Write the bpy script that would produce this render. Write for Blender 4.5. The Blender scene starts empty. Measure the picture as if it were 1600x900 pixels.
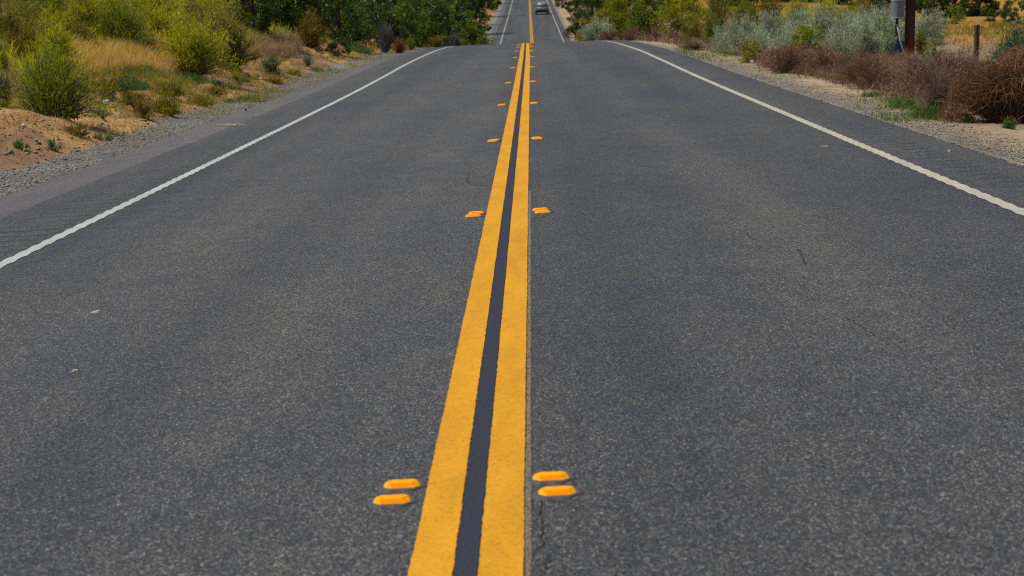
import bpy, bmesh, math
import numpy as np
from mathutils import Vector, Matrix

S = bpy.context.scene
COL = S.collection
R = np.random.default_rng(7)

# ------------------------------------------------------------------ camera model
F, H = 2900.0, 1.36
TH = math.atan(438 / F)
PSI = math.atan(29 / F * math.cos(TH))
CAM = np.array([0.0, 0.0, H])
FW = np.array([-math.sin(PSI) * math.cos(TH), math.cos(PSI) * math.cos(TH), -math.sin(TH)])
RT = np.array([math.cos(PSI), math.sin(PSI), 0.0])
UP = np.cross(RT, FW)


def rays(u, v):
    u = np.atleast_1d(np.asarray(u, float)); v = np.atleast_1d(np.asarray(v, float))
    return FW + RT * ((u - 800) / F)[:, None] + UP * ((450 - v) / F)[:, None]


# ------------------------------------------------------------------ noise
def _hash(ix, iy, seed):
    n = (ix.astype(np.int64) * 374761393 + iy.astype(np.int64) * 668265263 + seed * 982451653) & 0x7fffffff
    n = ((n ^ (n >> 13)) * 1274126177) & 0x7fffffff
    return ((n ^ (n >> 16)) & 0xffff) / 65535.0


def vnoise(x, y, seed=0):
    ix = np.floor(x); iy = np.floor(y); fx = x - ix; fy = y - iy
    fx = fx * fx * (3 - 2 * fx); fy = fy * fy * (3 - 2 * fy)
    ix = ix.astype(np.int64); iy = iy.astype(np.int64)
    a = _hash(ix, iy, seed); b = _hash(ix + 1, iy, seed); c = _hash(ix, iy + 1, seed); d = _hash(ix + 1, iy + 1, seed)
    return (a * (1 - fx) + b * fx) * (1 - fy) + (c * (1 - fx) + d * fx) * fy


def fbm(x, y, seed=0, octv=4):
    s = 0; a = 0.5
    for k in range(octv):
        s = s + a * vnoise(x * 2 ** k + 17.3 * k, y * 2 ** k - 9.1 * k, seed + k); a *= 0.5
    return s


def sstep(a, b, x):
    t = np.clip((x - a) / (b - a), 0, 1)
    return t * t * (3 - 2 * t)


# ------------------------------------------------------------------ road and terrain surface
YK = np.array([-60, 0, 20, 35, 42, 49, 57, 64, 72, 80, 88, 100, 115, 130, 150, 165, 181, 210, 240, 267, 300, 338, 420, 520, 700, 1000, 1600], float)
ZK = np.array([0, 0, -.008, .012, .045, .075, .07, .04, -.03, -.145, -.29, -.66, -1.35, -1.98, -2.42, -2.34, -1.98, -1.2, -.33, .45, 1.52, 2.78, 5.9, 10, 18, 30, 48], float)
_h = np.diff(YK); _dl = np.diff(ZK) / _h
_m = np.zeros_like(ZK); _m[0] = _dl[0]; _m[-1] = _dl[-1]
for _i in range(1, len(ZK) - 1):
    _m[_i] = (_dl[_i - 1] * _h[_i] + _dl[_i] * _h[_i - 1]) / (_h[_i] + _h[_i - 1])


def zc(y):
    y = np.asarray(y, float)
    k = np.clip(np.searchsorted(YK, y) - 1, 0, len(YK) - 2)
    h = YK[k + 1] - YK[k]; t = (y - YK[k]) / h
    return ((2 * t ** 3 - 3 * t ** 2 + 1) * ZK[k] + (t ** 3 - 2 * t ** 2 + t) * h * _m[k]
            + (-2 * t ** 3 + 3 * t ** 2) * ZK[k + 1] + (t ** 3 - t ** 2) * h * _m[k + 1])


def sl(y):
    return np.interp(y, [0, 40, 60, 78, 120, 2000], [.056, .056, .047, .038, .03, .02])


def xc(y):          # gentle wander of the road's axis
    return np.interp(y, [0, 50, 82, 120, 181, 267, 338, 2000], [0, 0, -.06, .0, .3, .12, -.02, -.1])


def road(x, y):     # x measured from the road's own axis
    return zc(y) + sl(y) * np.asarray(x)


XL0, XL, XR = -4.62, -4.06, 3.65


def rise_left(t):
    return np.interp(t, [0, .75, 1.1, 2.0, 3.8, 8, 14, 40, 120, 700], [-.03, -.05, .04, .34, .90, 2.1, 3.5, 9, 22, 60])


def terrain(x, y):
    x = np.asarray(x, float); y = np.asarray(y, float)
    xx = x - xc(y)
    base = road(np.clip(xx, XL0, XR), y)
    tl = np.maximum(0, XL0 - xx); tr = np.maximum(0, xx - XR)
    near = 1 - sstep(60, 120, y)
    n1 = fbm(x * .55, y * .4, 3) - .47
    n2 = fbm(x * 2.3, y * 1.6, 9) - .47
    n3 = fbm(x * 7, y * 5, 21, 3) - .44
    rl = rise_left(tl)
    wl = sstep(.7, 1.8, tl)
    # eroded ledges in the sandy bank
    led = rl + .42 * n1 * wl + .26 * n2 * wl
    q = .16
    ter = np.floor(led / q) * q + q * sstep(.78, .95, led / q - np.floor(led / q))
    mix = wl * near * sstep(.36, .56, fbm(x * .8, y * .5, 40))
    rl2 = led * (1 - mix) + ter * mix + .11 * n3 * wl + .25 * n1 * sstep(3, 8, tl)
    zl = base + rl2
    fz = .02 + .05 * np.minimum(np.maximum(xx, 0), 11) + .028 * np.maximum(0, y - 98) + .5 * (fbm(x * .12, y * .1, 5) - .47) * sstep(6, 20, tr)
    hill = sstep(62, 120, y) * .42 * np.maximum(0, xx - 26 - 2 * (fbm(y * .05, y * .03, 8) - .5)) + .12 * np.maximum(0, xx - 40)
    hill = np.minimum(hill, 45 + .02 * y)
    wr = sstep(.9, 9, tr)
    zr_ = (base - .03 * sstep(0, .1, tr)) * (1 - wr) + (fz + hill) * wr + (.10 * n2 + .035 * n3) * sstep(.5, 1.5, tr) * (.4 + .6 * near) + .02 * n3 * sstep(.05, .3, tr)
    z = np.where(xx < XL0, zl, np.where(xx > XR, zr_, base - .05))
    z = z + np.where(xx < XL0, 0, 0)
    return z


def ground_hit(u, v, off=0.0):
    d = rays(u, v)
    t0 = np.full(len(d), 3.0); hit = np.full(len(d), np.nan); prev = t0.copy()
    t = t0.copy()
    for k in range(900):
        p = CAM + d * t[:, None]
        below = (p[:, 2] < terrain(p[:, 0], p[:, 1]) + off) & np.isnan(hit)
        hit = np.where(below, t, hit)
        if not np.isnan(hit).any():
            break
        t = t * 1.006 + .02
    hit = np.where(np.isnan(hit), 400, hit)
    return CAM + d * hit[:, None]


def at_depth(u, y):
    d = rays(u, 100)[0]
    return d[0] / d[1] * y


# ------------------------------------------------------------------ materials
def newmat(name):
    m = bpy.data.materials.new(name); m.use_nodes = True
    nt = m.node_tree
    for n in list(nt.nodes):
        nt.nodes.remove(n)
    out = nt.nodes.new('ShaderNodeOutputMaterial')
    return m, nt, out


class G:
    def __init__(s, nt):
        s.nt = nt

    def n(s, typ, **kw):
        nd = s.nt.nodes.new(typ)
        for k, v in kw.items():
            setattr(nd, k, v)
        return nd

    def l(s, a, b):
        s.nt.links.new(a, b)

    def noise(s, vec, scale, detail=4, rough=.55):
        n = s.n('ShaderNodeTexNoise'); n.inputs['Scale'].default_value = scale
        n.inputs['Detail'].default_value = detail; n.inputs['Roughness'].default_value = rough
        s.l(vec, n.inputs['Vector']); return n.outputs['Fac']

    def ramp(s, fac, stops, interp='LINEAR'):
        r = s.n('ShaderNodeValToRGB'); r.color_ramp.interpolation = interp
        e = r.color_ramp.elements
        while len(e) < len(stops):
            e.new(.5)
        for k, (p, c) in enumerate(stops):
            e[k].position = p
            e[k].color = (c, c, c, 1) if isinstance(c, (int, float)) else (*c, 1)
        s.l(fac, r.inputs['Fac']); return r.outputs['Color']

    def mix(s, fac, a, b, typ='MIX'):
        m = s.n('ShaderNodeMix', data_type='RGBA', blend_type=typ)
        for sock, val in ((m.inputs['Factor'], fac), (m.inputs['A'], a), (m.inputs['B'], b)):
            pass
        fi, ai, bi = m.inputs[0], m.inputs[6], m.inputs[7]
        for sock, val in ((fi, fac), (ai, a), (bi, b)):
            if isinstance(val, (int, float)):
                sock.default_value = val if sock is fi else (val, val, val, 1)
            elif isinstance(val, tuple):
                sock.default_value = (*val, 1)
            else:
                s.l(val, sock)
        return m.outputs[2]

    def bsdf(s, out, color, rough=.8, spec=.3, bump=None, bstr=.4, bdist=.01, metal=0):
        b = s.n('ShaderNodeBsdfPrincipled')
        if isinstance(color, tuple):
            b.inputs['Base Color'].default_value = (*color, 1)
        else:
            s.l(color, b.inputs['Base Color'])
        if isinstance(rough, (int, float)):
            b.inputs['Roughness'].default_value = rough
        else:
            s.l(rough, b.inputs['Roughness'])
        b.inputs['Specular IOR Level'].default_value = spec
        b.inputs['Metallic'].default_value = metal
        if bump is not None:
            bp = s.n('ShaderNodeBump'); bp.inputs['Strength'].default_value = bstr; bp.inputs['Distance'].default_value = bdist
            s.l(bump, bp.inputs['Height']); s.l(bp.outputs['Normal'], b.inputs['Normal'])
        s.l(b.outputs['BSDF'], out.inputs['Surface'])
        return b

    def coord(s, scale=None):
        tc = s.n('ShaderNodeTexCoord'); o = tc.outputs['Object']
        if scale:
            mp = s.n('ShaderNodeMapping'); mp.inputs['Scale'].default_value = scale
            s.l(o, mp.inputs['Vector']); o = mp.outputs['Vector']
        return o


def simple(name, color, rough=.6, spec=.4, var=.12, scale=8, metal=0):
    m, nt, out = newmat(name); g = G(nt)
    f = g.noise(g.coord(), scale)
    lo = tuple(c * (1 - var * 1.6) for c in color); hi = tuple(min(1, c * (1 + var * 1.6)) for c in color)
    g.bsdf(out, g.ramp(f, [(.25, lo), (.75, hi)]), rough, spec, metal=metal)
    return m


def asphalt_nodes(g, tone=1.0):
    v = g.coord()
    vo = g.n('ShaderNodeTexVoronoi'); vo.inputs['Scale'].default_value = 270
    ve = g.coord((1, .55, 1))
    g.l(ve, vo.inputs['Vector'])
    sep = g.n('ShaderNodeSeparateColor'); g.l(vo.outputs['Color'], sep.inputs['Color'])
    k = tone
    stone = g.ramp(sep.outputs[0], [(0, (.0165 * k, .0175 * k, .019 * k)), (.45, (.040 * k, .042 * k, .044 * k)), (.78, (.076 * k, .077 * k, .076 * k)), (.92, (.15 * k, .143 * k, .128 * k)), (1, (.31 * k, .29 * k, .25 * k))])
    vo2 = g.n('ShaderNodeTexVoronoi'); vo2.inputs['Scale'].default_value = 95
    g.l(ve, vo2.inputs['Vector'])
    sep2 = g.n('ShaderNodeSeparateColor'); g.l(vo2.outputs['Color'], sep2.inputs['Color'])
    big = g.ramp(sep2.outputs[1], [(0, .70), (.6, 1.0), (.9, 1.12), (1, 1.45)])
    hue = g.ramp(sep.outputs[2], [(0, (.86, .95, 1.22)), (.35, (1, 1, 1)), (.7, (1.04, 1.0, .9)), (1, (1.2, 1.02, .78))])
    stone = g.mix(1.0, stone, hue, 'MULTIPLY')
    c = g.mix(1.0, stone, big, 'MULTIPLY')
    b1 = g.noise(g.coord((.9, .28, 1)), 1.0, 5, .6)
    blotch = g.ramp(b1, [(.32, (.78, .81, .90)), (.5, (1, 1, 1)), (.70, (1.16, 1.13, 1.05))])
    c = g.mix(1.0, c, blotch, 'MULTIPLY')
    b2 = g.noise(g.coord((1, .6, 1)), 5.5, 4, .6)
    c = g.mix(1.0, c, g.ramp(b2, [(.3, (.86, .88, .95)), (.7, (1.12, 1.11, 1.08))]), 'MULTIPLY')
    # worn wheel tracks run along the road
    b3 = g.noise(g.coord((1.1, .015, 1)), 1.0, 2, .5)
    c = g.mix(1.0, c, g.ramp(b3, [(.36, (.78, .80, .85)), (.5, (1, 1, 1)), (.64, (1.18, 1.17, 1.14))]), 'MULTIPLY')
    bumph = g.mix(.5, vo.outputs['Distance'], g.noise(v, 320, 2))
    return c, bumph


def mat_asphalt():
    m, nt, out = newmat('asphalt'); g = G(nt)
    c, b = asphalt_nodes(g, .93)
    # dark bands painted over the milled rumble grooves stand in for their shade
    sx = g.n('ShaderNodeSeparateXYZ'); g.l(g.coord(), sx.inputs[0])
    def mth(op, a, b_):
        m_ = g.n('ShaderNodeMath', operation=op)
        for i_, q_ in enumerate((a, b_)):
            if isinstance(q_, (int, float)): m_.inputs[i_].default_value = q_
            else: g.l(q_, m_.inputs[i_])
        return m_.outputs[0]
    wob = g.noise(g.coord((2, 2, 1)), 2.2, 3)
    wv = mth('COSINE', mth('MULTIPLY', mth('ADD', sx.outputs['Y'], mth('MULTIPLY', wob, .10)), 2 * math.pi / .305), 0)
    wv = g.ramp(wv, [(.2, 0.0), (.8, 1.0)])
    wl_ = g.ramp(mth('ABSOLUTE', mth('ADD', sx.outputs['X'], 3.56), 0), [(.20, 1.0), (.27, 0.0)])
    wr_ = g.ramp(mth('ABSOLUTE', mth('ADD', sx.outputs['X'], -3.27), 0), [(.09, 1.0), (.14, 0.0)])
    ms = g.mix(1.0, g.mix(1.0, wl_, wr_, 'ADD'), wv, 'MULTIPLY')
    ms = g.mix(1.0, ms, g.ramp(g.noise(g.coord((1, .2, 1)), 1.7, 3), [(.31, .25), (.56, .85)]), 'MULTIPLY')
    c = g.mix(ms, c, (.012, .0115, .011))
    g.bsdf(out, c, .82, .32, b, .55, .006)
    return m


def mat_strip():
    m, nt, out = newmat('old_seal'); g = G(nt)
    c, b = asphalt_nodes(g, 1.45)
    n = g.noise(g.coord((1, .3, 1)), 3, 5)
    warm = g.ramp(n, [(.3, (.095, .084, .084)), (.7, (.155, .135, .128))])
    c = g.mix(.42, c, warm)
    g.bsdf(out, c, .9, .2, b, .5, .006)
    return m


def mat_paint(name, col, worn=.5, dirt=(.10, .085, .06)):
    m, nt, out = newmat(name); g = G(nt)
    v = g.coord()
    n = g.noise(v, 90, 5, .7); n2 = g.noise(g.coord((1, .25, 1)), 7, 4)
    c = g.mix(g.ramp(n2, [(.3, 0.0), (.75, 1.0)]), tuple(x * .88 for x in col), tuple(min(1, x * 1.08) for x in col))
    vo = g.n('ShaderNodeTexVoronoi'); vo.inputs['Scale'].default_value = 130
    g.l(v, vo.inputs['Vector'])
    sep = g.n('ShaderNodeSeparateColor'); g.l(vo.outputs['Color'], sep.inputs['Color'])
    c = g.mix(1.0, c, g.ramp(sep.outputs[0], [(0, .74), (.3, .96), (1, 1.07)]), 'MULTIPLY')
    sp = g.ramp(n, [(.66 - .06 * worn, 0.0), (.72 - .04 * worn, 1.0)])
    sp2 = g.mix(1.0, sp, g.ramp(g.noise(v, 11, 3), [(.48, 0.0), (.62, 1.0)]), 'MULTIPLY')
    c = g.mix(sp2, c, dirt)
    pit = g.ramp(g.noise(v, 210, 2, .6), [(.655, 0.0), (.70, .8)])
    c = g.mix(pit, c, tuple(.45 * a for a in dirt))
    scuff = g.noise(g.coord((3.5, .5, 1)), 1.6, 5, .65)
    c = g.mix(1.0, c, g.ramp(scuff, [(.34, (.90, .90, .90)), (.5, (1, 1, 1)), (.7, (1.04, 1.04, 1.04))]), 'MULTIPLY')
    bumph = g.mix(.5, vo.outputs['Distance'], n)
    g.bsdf(out, c, .8, .12, bumph, .35, .004)
    return m


def mat_ground():
    m, nt, out = newmat('ground'); g = G(nt)
    v = g.coord()
    at = g.n('ShaderNodeVertexColor', layer_name='zone')
    n1 = g.noise(v, .9, 6, .62); n2 = g.noise(v, 6, 6, .65); n3 = g.noise(v, 38, 4, .7)
    c = g.mix(1.0, at.outputs['Color'], g.ramp(n1, [(.3, (.72, .66, .60)), (.5, (1, 1, 1)), (.7, (1.14, 1.12, 1.08))]), 'MULTIPLY')
    c = g.mix(1.0, c, g.ramp(n2, [(.3, (.72, .69, .66)), (.55, (1, 1, 1)), (.75, (1.15, 1.15, 1.12))]), 'MULTIPLY')
    c = g.mix(1.0, c, g.ramp(n3, [(.3, (.74, .73, .72)), (.6, (1.06, 1.06, 1.05))]), 'MULTIPLY')
    vo = g.n('ShaderNodeTexVoronoi'); vo.inputs['Scale'].default_value = 55
    g.l(v, vo.inputs['Vector'])
    sep = g.n('ShaderNodeSeparateColor'); g.l(vo.outputs['Color'], sep.inputs['Color'])
    peb = g.ramp(sep.outputs[0], [(0, (.45, .47, .5)), (.5, (1, 1, 1)), (1, (1.5, 1.45, 1.4))])
    c = g.mix(at.outputs['Alpha'], c, g.mix(1.0, c, peb, 'MULTIPLY'))
    bh = g.mix(.5, n2, g.mix(.5, n3, vo.outputs['Distance']))
    g.bsdf(out, c, .95, .12, bh, .7, .05)
    return m


def mat_leaf(name, stops, trans=.35, rough=.55):
    m, nt, out = newmat(name); g = G(nt)
    a = g.n('ShaderNodeAttribute', attribute_name='tint')
    c = g.ramp(a.outputs['Fac'], stops)
    b = g.n('ShaderNodeBsdfPrincipled'); g.l(c, b.inputs['Base Color'])
    b.inputs['Roughness'].default_value = rough; b.inputs['Specular IOR Level'].default_value = .25
    t = g.n('ShaderNodeBsdfTranslucent')
    g.l(g.mix(1.0, c, (1.15, 1.12, .7), 'MULTIPLY'), t.inputs['Color'])
    mx = g.n('ShaderNodeMixShader'); mx.inputs[0].default_value = trans
    g.l(b.outputs[0], mx.inputs[1]); g.l(t.outputs[0], mx.inputs[2]); g.l(mx.outputs[0], out.inputs['Surface'])
    return m


M = {}
GAIN = {'broom': 3.0, 'broomdark': 3.0, 'olive': 1.9, 'leafy': 2.2, 'oak': 1.85, 'bright': 2.0, 'sage': 2.0, 'greygreen': 1.8, 'weed': 1.6, 'weedyellow': 1.4, 'dead': 1.9, 'russet': 1.9, 'deadrust': 1.45, 'deadrusset': 1.6, 'bluegreen': 1.9, 'paletip': 1.6, 'olivebright': 1.8}


def BR(st, kind):
    k = GAIN.get(kind, 1.2)
    return [(p, tuple(min(.7, x * k) for x in c)) for p, c in st]


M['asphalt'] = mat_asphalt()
M['strip'] = mat_strip()
M['yellow'] = mat_paint('yellow_paint', (.62, .285, .014), 1.1, (.22, .12, .03))
M['white'] = mat_paint('white_paint', (.40, .41, .375), 1.3, (.12, .12, .11))
M['white_warm'] = mat_paint('warm_white_paint', (.42, .385, .32), 1.3, (.13, .12, .10))
def mat_ghost():
    m, nt, out = newmat('faded_paint'); g = G(nt)
    c, b = asphalt_nodes(g, 1.2)
    f = g.ramp(g.noise(g.coord(), 120, 4, .7), [(.47, 0.0), (.56, 1.0)])
    g.bsdf(out, g.mix(f, c, (.27, .20, .105)), .85, .2, b, .5, .006)
    return m


M['ghost'] = mat_ghost()
M['tar'] = simple('tar_strip', (.026, .027, .038), .75, .2, .4, 120)
M['crack'] = simple('crack', (.022, .022, .023), .9, .1, .2, 20)
M['ground'] = mat_ground()
M['broom'] = mat_leaf('broom_leaf', BR([(0, (.040, .052, .004)), (.45, (.135, .135, .006)), (.8, (.235, .215, .010)), (1, (.33, .29, .07))], 'broom'), .4)
M['broomdark'] = mat_leaf('broom_dark_leaf', BR([(0, (.018, .034, .004)), (.5, (.075, .088, .006)), (1, (.17, .165, .012))], 'broomdark'), .35)
M['olive'] = mat_leaf('olive_leaf', BR([(0, (.05, .045, .008)), (.5, (.12, .095, .010)), (1, (.22, .17, .03))], 'olive'), .3)
M['leafy'] = mat_leaf('green_leaf', BR([(0, (.020, .036, .005)), (.5, (.060, .085, .008)), (.85, (.12, .14, .014)), (1, (.20, .19, .03))], 'leafy'), .35)
M['oak'] = mat_leaf('oak_leaf', BR([(0, (.012, .022, .005)), (.5, (.036, .060, .010)), (.85, (.085, .112, .014)), (1, (.15, .15, .03))], 'oak'), .3, .45)
M['bright'] = mat_leaf('bright_leaf', BR([(0, (.045, .055, .004)), (.5, (.13, .14, .006)), (1, (.24, .22, .012))], 'bright'), .4)
M['sage'] = mat_leaf('sage_leaf', BR([(0, (.10, .12, .07)), (.5, (.225, .255, .165)), (1, (.36, .385, .27))], 'sage'), .2, .8)
M['greygreen'] = mat_leaf('grey_green_leaf', BR([(0, (.055, .075, .035)), (.5, (.12, .15, .065)), (1, (.22, .25, .13))], 'greygreen'), .25, .7)
M['weed'] = mat_leaf('weed_leaf', BR([(0, (.030, .055, .018)), (.5, (.070, .12, .030)), (1, (.15, .20, .055))], 'weed'), .35)
M['weedyellow'] = mat_leaf('yellow_weed_leaf', BR([(0, (.08, .08, .01)), (.5, (.19, .17, .014)), (1, (.34, .27, .05))], 'weedyellow'), .35)
M['dead'] = mat_leaf('dead_twig', BR([(0, (.040, .022, .014)), (.5, (.125, .070, .042)), (1, (.27, .17, .10))], 'dead'), .1, .9)
M['russet'] = mat_leaf('russet_leaf', BR([(0, (.060, .032, .021)), (.5, (.125, .068, .046)), (.85, (.20, .12, .08)), (1, (.29, .215, .14))], 'russet'), .2, .85)
M['drygrass'] = mat_leaf('dry_grass_blade', [(0, (.36, .20, .045)), (.5, (.70, .43, .11)), (1, (.74, .55, .25))], .3, .7)
M['pinkgrass'] = mat_leaf('pale_dry_grass_blade', [(0, (.20, .12, .075)), (.5, (.36, .22, .13)), (1, (.50, .36, .22))], .3, .7)
M['gravel'] = mat_leaf('gravel_stone', [(0, (.075, .085, .095)), (.45, (.215, .20, .17)), (.75, (.35, .30, .225)), (1, (.52, .46, .37))], 0, .85)
M['tangravel'] = mat_leaf('tan_gravel_stone', [(0, (.12, .11, .095)), (.5, (.26, .215, .16)), (1, (.45, .37, .27))], 0, .85)
M['paletip'] = mat_leaf('pale_tip_leaf', BR([(0, (.05, .055, .006)), (.4, (.14, .13, .015)), (.75, (.28, .235, .055)), (1, (.48, .40, .18))], 'paletip'), .35)
M['twiggrey'] = mat_leaf('grey_twig', BR([(0, (.035, .030, .028)), (.5, (.12, .10, .09)), (1, (.26, .22, .19))], 'twiggrey'), .05, .9)
M['rust'] = mat_leaf('rusty_twig', [(0, (.10, .03, .012)), (.5, (.28, .10, .03)), (1, (.42, .22, .09))], .1, .9)
M['deadrust'] = mat_leaf('rust_brown_twig', BR([(0, (.035, .015, .006)), (.5, (.14, .068, .028)), (1, (.40, .23, .115))], 'deadrust'), .1, .9)
M['deadrusset'] = mat_leaf('dusty_russet_leaf', BR([(0, (.06, .034, .025)), (.5, (.15, .088, .06)), (1, (.28, .20, .14))], 'deadrusset'), .15, .9)
M['strawtwig'] = mat_leaf('straw_twig', BR([(0, (.10, .07, .04)), (.5, (.26, .195, .12)), (1, (.42, .34, .23))], 'strawtwig'), .15, .9)
M['bluegreen'] = mat_leaf('blue_green_leaf', BR([(0, (.020, .045, .022)), (.5, (.055, .105, .050)), (1, (.13, .20, .10))], 'bluegreen'), .25, .7)
M['olivebright'] = mat_leaf('bright_olive_leaf', BR([(0, (.06, .055, .005)), (.5, (.17, .145, .010)), (1, (.26, .22, .03))], 'olivebright'), .3)
M['fieldgrass'] = mat_leaf('ochre_grass_blade', [(0, (.16, .08, .014)), (.5, (.34, .17, .03)), (1, (.44, .27, .06))], .3, .7)
M['bark'] = simple('bark', (.075, .055, .04), .9, .1, .4, 14)
M['twig'] = simple('twig_bark', (.10, .075, .055), .9, .1, .4, 20)


# ------------------------------------------------------------------ mesh helpers
def mesh_np(name, verts, quads=None, tris=None, tint=None, mat=None, smooth=False):
    me = bpy.data.meshes.new(name)
    nq = 0 if quads is None else len(quads); ntr = 0 if tris is None else len(tris)
    loops = []; starts = []
    me.vertices.add(len(verts)); me.vertices.foreach_set('co', np.asarray(verts, np.float32).ravel())
    if nq:
        loops.append(np.asarray(quads, np.int32).ravel())
    if ntr:
        loops.append(np.asarray(tris, np.int32).ravel())
    lv = np.concatenate(loops)
    me.loops.add(len(lv)); me.loops.foreach_set('vertex_index', lv)
    me.polygons.add(nq + ntr)
    st = np.concatenate([np.arange(nq) * 4, nq * 4 + np.arange(ntr) * 3]).astype(np.int32)
    me.polygons.foreach_set('loop_start', st)
    if smooth:
        me.polygons.foreach_set('use_smooth', np.ones(nq + ntr, bool))
    me.update(calc_edges=True)
    me.validate()
    if tint is not None:
        a = me.attributes.new('tint', 'FLOAT', 'FACE'); a.data.foreach_set('value', np.asarray(tint, np.float32))
    if mat:
        me.materials.append(mat)
    return me


def link(name, me, parent=None, loc=(0, 0, 0)):
    o = bpy.data.objects.new(name, me); COL.objects.link(o); o.location = loc
    if parent:
        o.parent = parent
    return o


def tag(o, label=None, cat=None, group=None, kind=None):
    if label: o['label'] = label
    if cat: o['category'] = cat
    if group: o['group'] = group
    if kind: o['kind'] = kind
    return o


def empty(name, loc, rz=0):
    o = bpy.data.objects.new(name, None); COL.objects.link(o); o.location = loc; o.rotation_euler = (0, 0, rz)
    o.empty_display_size = .1
    return o


def unit(v):
    return v / np.maximum(1e-9, np.linalg.norm(v, axis=-1, keepdims=True))


def leaf_geo(P, D, L, W, rng):
    """diamond leaves: one quad each"""
    n = len(P); D = unit(D)
    sd = unit(np.cross(D, unit(rng.normal(size=(n, 3)))))
    nr = np.cross(sd, D)
    L = np.broadcast_to(L, n)[:, None]; W = np.broadcast_to(W, n)[:, None]
    mid = P + D * L * .45 + nr * L * .06
    v = np.stack([P, mid + sd * W * .5, P + D * L, mid - sd * W * .5], 1).reshape(-1, 3)
    return v, np.arange(4 * n).reshape(-1, 4)


def tubes(lines, radii, sides=3):
    """lines (n,k,3); radii (n,k)"""
    n, k, _ = lines.shape
    T = unit(np.gradient(lines, axis=1))
    ref = np.zeros_like(T); ref[..., 0] = .3; ref[..., 1] = 1; ref[..., 2] = .15
    a = unit(np.cross(T, ref)); b = np.cross(T, a)
    ang = np.arange(sides) * 2 * np.pi / sides
    ring = a[:, :, None, :] * np.cos(ang)[None, None, :, None] + b[:, :, None, :] * np.sin(ang)[None, None, :, None]
    v = lines[:, :, None, :] + ring * radii[:, :, None, None]
    idx = np.arange(n * k * sides).reshape(n, k, sides)
    q = np.stack([idx[:, :-1], np.roll(idx, -1, 2)[:, :-1], np.roll(idx, -1, 2)[:, 1:], idx[:, 1:]], -1).reshape(-1, 4)
    return v.reshape(-1, 3), q


def bez(p0, p1, p2, t):
    t = t[..., None]
    return p0 * (1 - t) ** 2 + 2 * p1 * t * (1 - t) + p2 * t * t


def lump(phi, rng):
    a = rng.uniform(0, 6.28, 4)
    return 1 + .2 * np.sin(2 * phi + a[0]) + .16 * np.sin(3 * phi + a[1]) + .12 * np.sin(5 * phi + a[2])


def stem_shrub(rng, rx, ry, h, nst, nleaf, L, W, up=.5, jit=.6, spread=.05, tlo=.12, flat=.96):
    phi = rng.uniform(0, 2 * np.pi, nst); rho = np.sqrt(rng.uniform(0, 1, nst)) * lump(phi, rng)
    rho = np.clip(rho, 0, 1.25)
    hh = h * np.sqrt(np.clip(1 - flat * np.minimum(rho, 1) ** 2, .02, 1)) * rng.uniform(.68, 1.05, nst) * (.92 + .16 * np.sin(phi * 3 + rng.uniform(0, 6)))
    tip = np.stack([rx * rho * np.cos(phi), ry * rho * np.sin(phi), hh], 1)
    b = rng.normal(size=(nst, 3)) * [rx * .16, ry * .16, 0]
    ctl = np.stack([tip[:, 0] * .35 + b[:, 0] * .5, tip[:, 1] * .35 + b[:, 1] * .5, hh * .62], 1) + rng.normal(size=(nst, 3)) * h * .05
    # sub-sprays: leaves gather round a few places on each stem
    k = rng.integers(0, nst, nleaf)
    spots = rng.uniform(tlo, 1, (nst, 7))
    t = np.clip(spots[k, rng.integers(0, 7, nleaf)] + rng.normal(size=nleaf) * .06, tlo * .6, 1.02)
    side = rng.normal(size=(nst, 7, 3)) * spread * 1.6
    sp_i = rng.integers(0, 7, nleaf)
    P = bez(b[k], ctl[k], tip[k], t) + side[k, sp_i] * min(rx, h) + rng.normal(size=(nleaf, 3)) * spread * min(rx, h)
    tan = unit(2 * (1 - t)[:, None] * (ctl[k] - b[k]) + 2 * t[:, None] * (tip[k] - ctl[k]))
    D = unit(tan) + rng.normal(size=(nleaf, 3)) * jit + np.array([0, 0, up])
    P[:, 2] = np.maximum(P[:, 2], .01)
    ts = np.clip(rng.normal(.45, .2, nst), 0, 1)
    tint = np.clip(ts[k] * .55 + rng.uniform(0, .35, nleaf) + .16 * (t - .4), 0, 1)
    v, q = leaf_geo(P, D, L * rng.uniform(.6, 1.35, nleaf), W * rng.uniform(.7, 1.3, nleaf), rng)
    tt = np.linspace(0, 1, 6)
    ns = min(nst, 140)
    ln = bez(b[:ns, None], ctl[:ns, None], tip[:ns, None] * .96, np.broadcast_to(tt, (ns, 6)))
    rad = np.linspace(1, .25, 6)[None] * np.full((ns, 1), max(.004, .010 * h))
    sv, sq = tubes(ln, rad)
    return (v, q, tint), (sv, sq)


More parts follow.
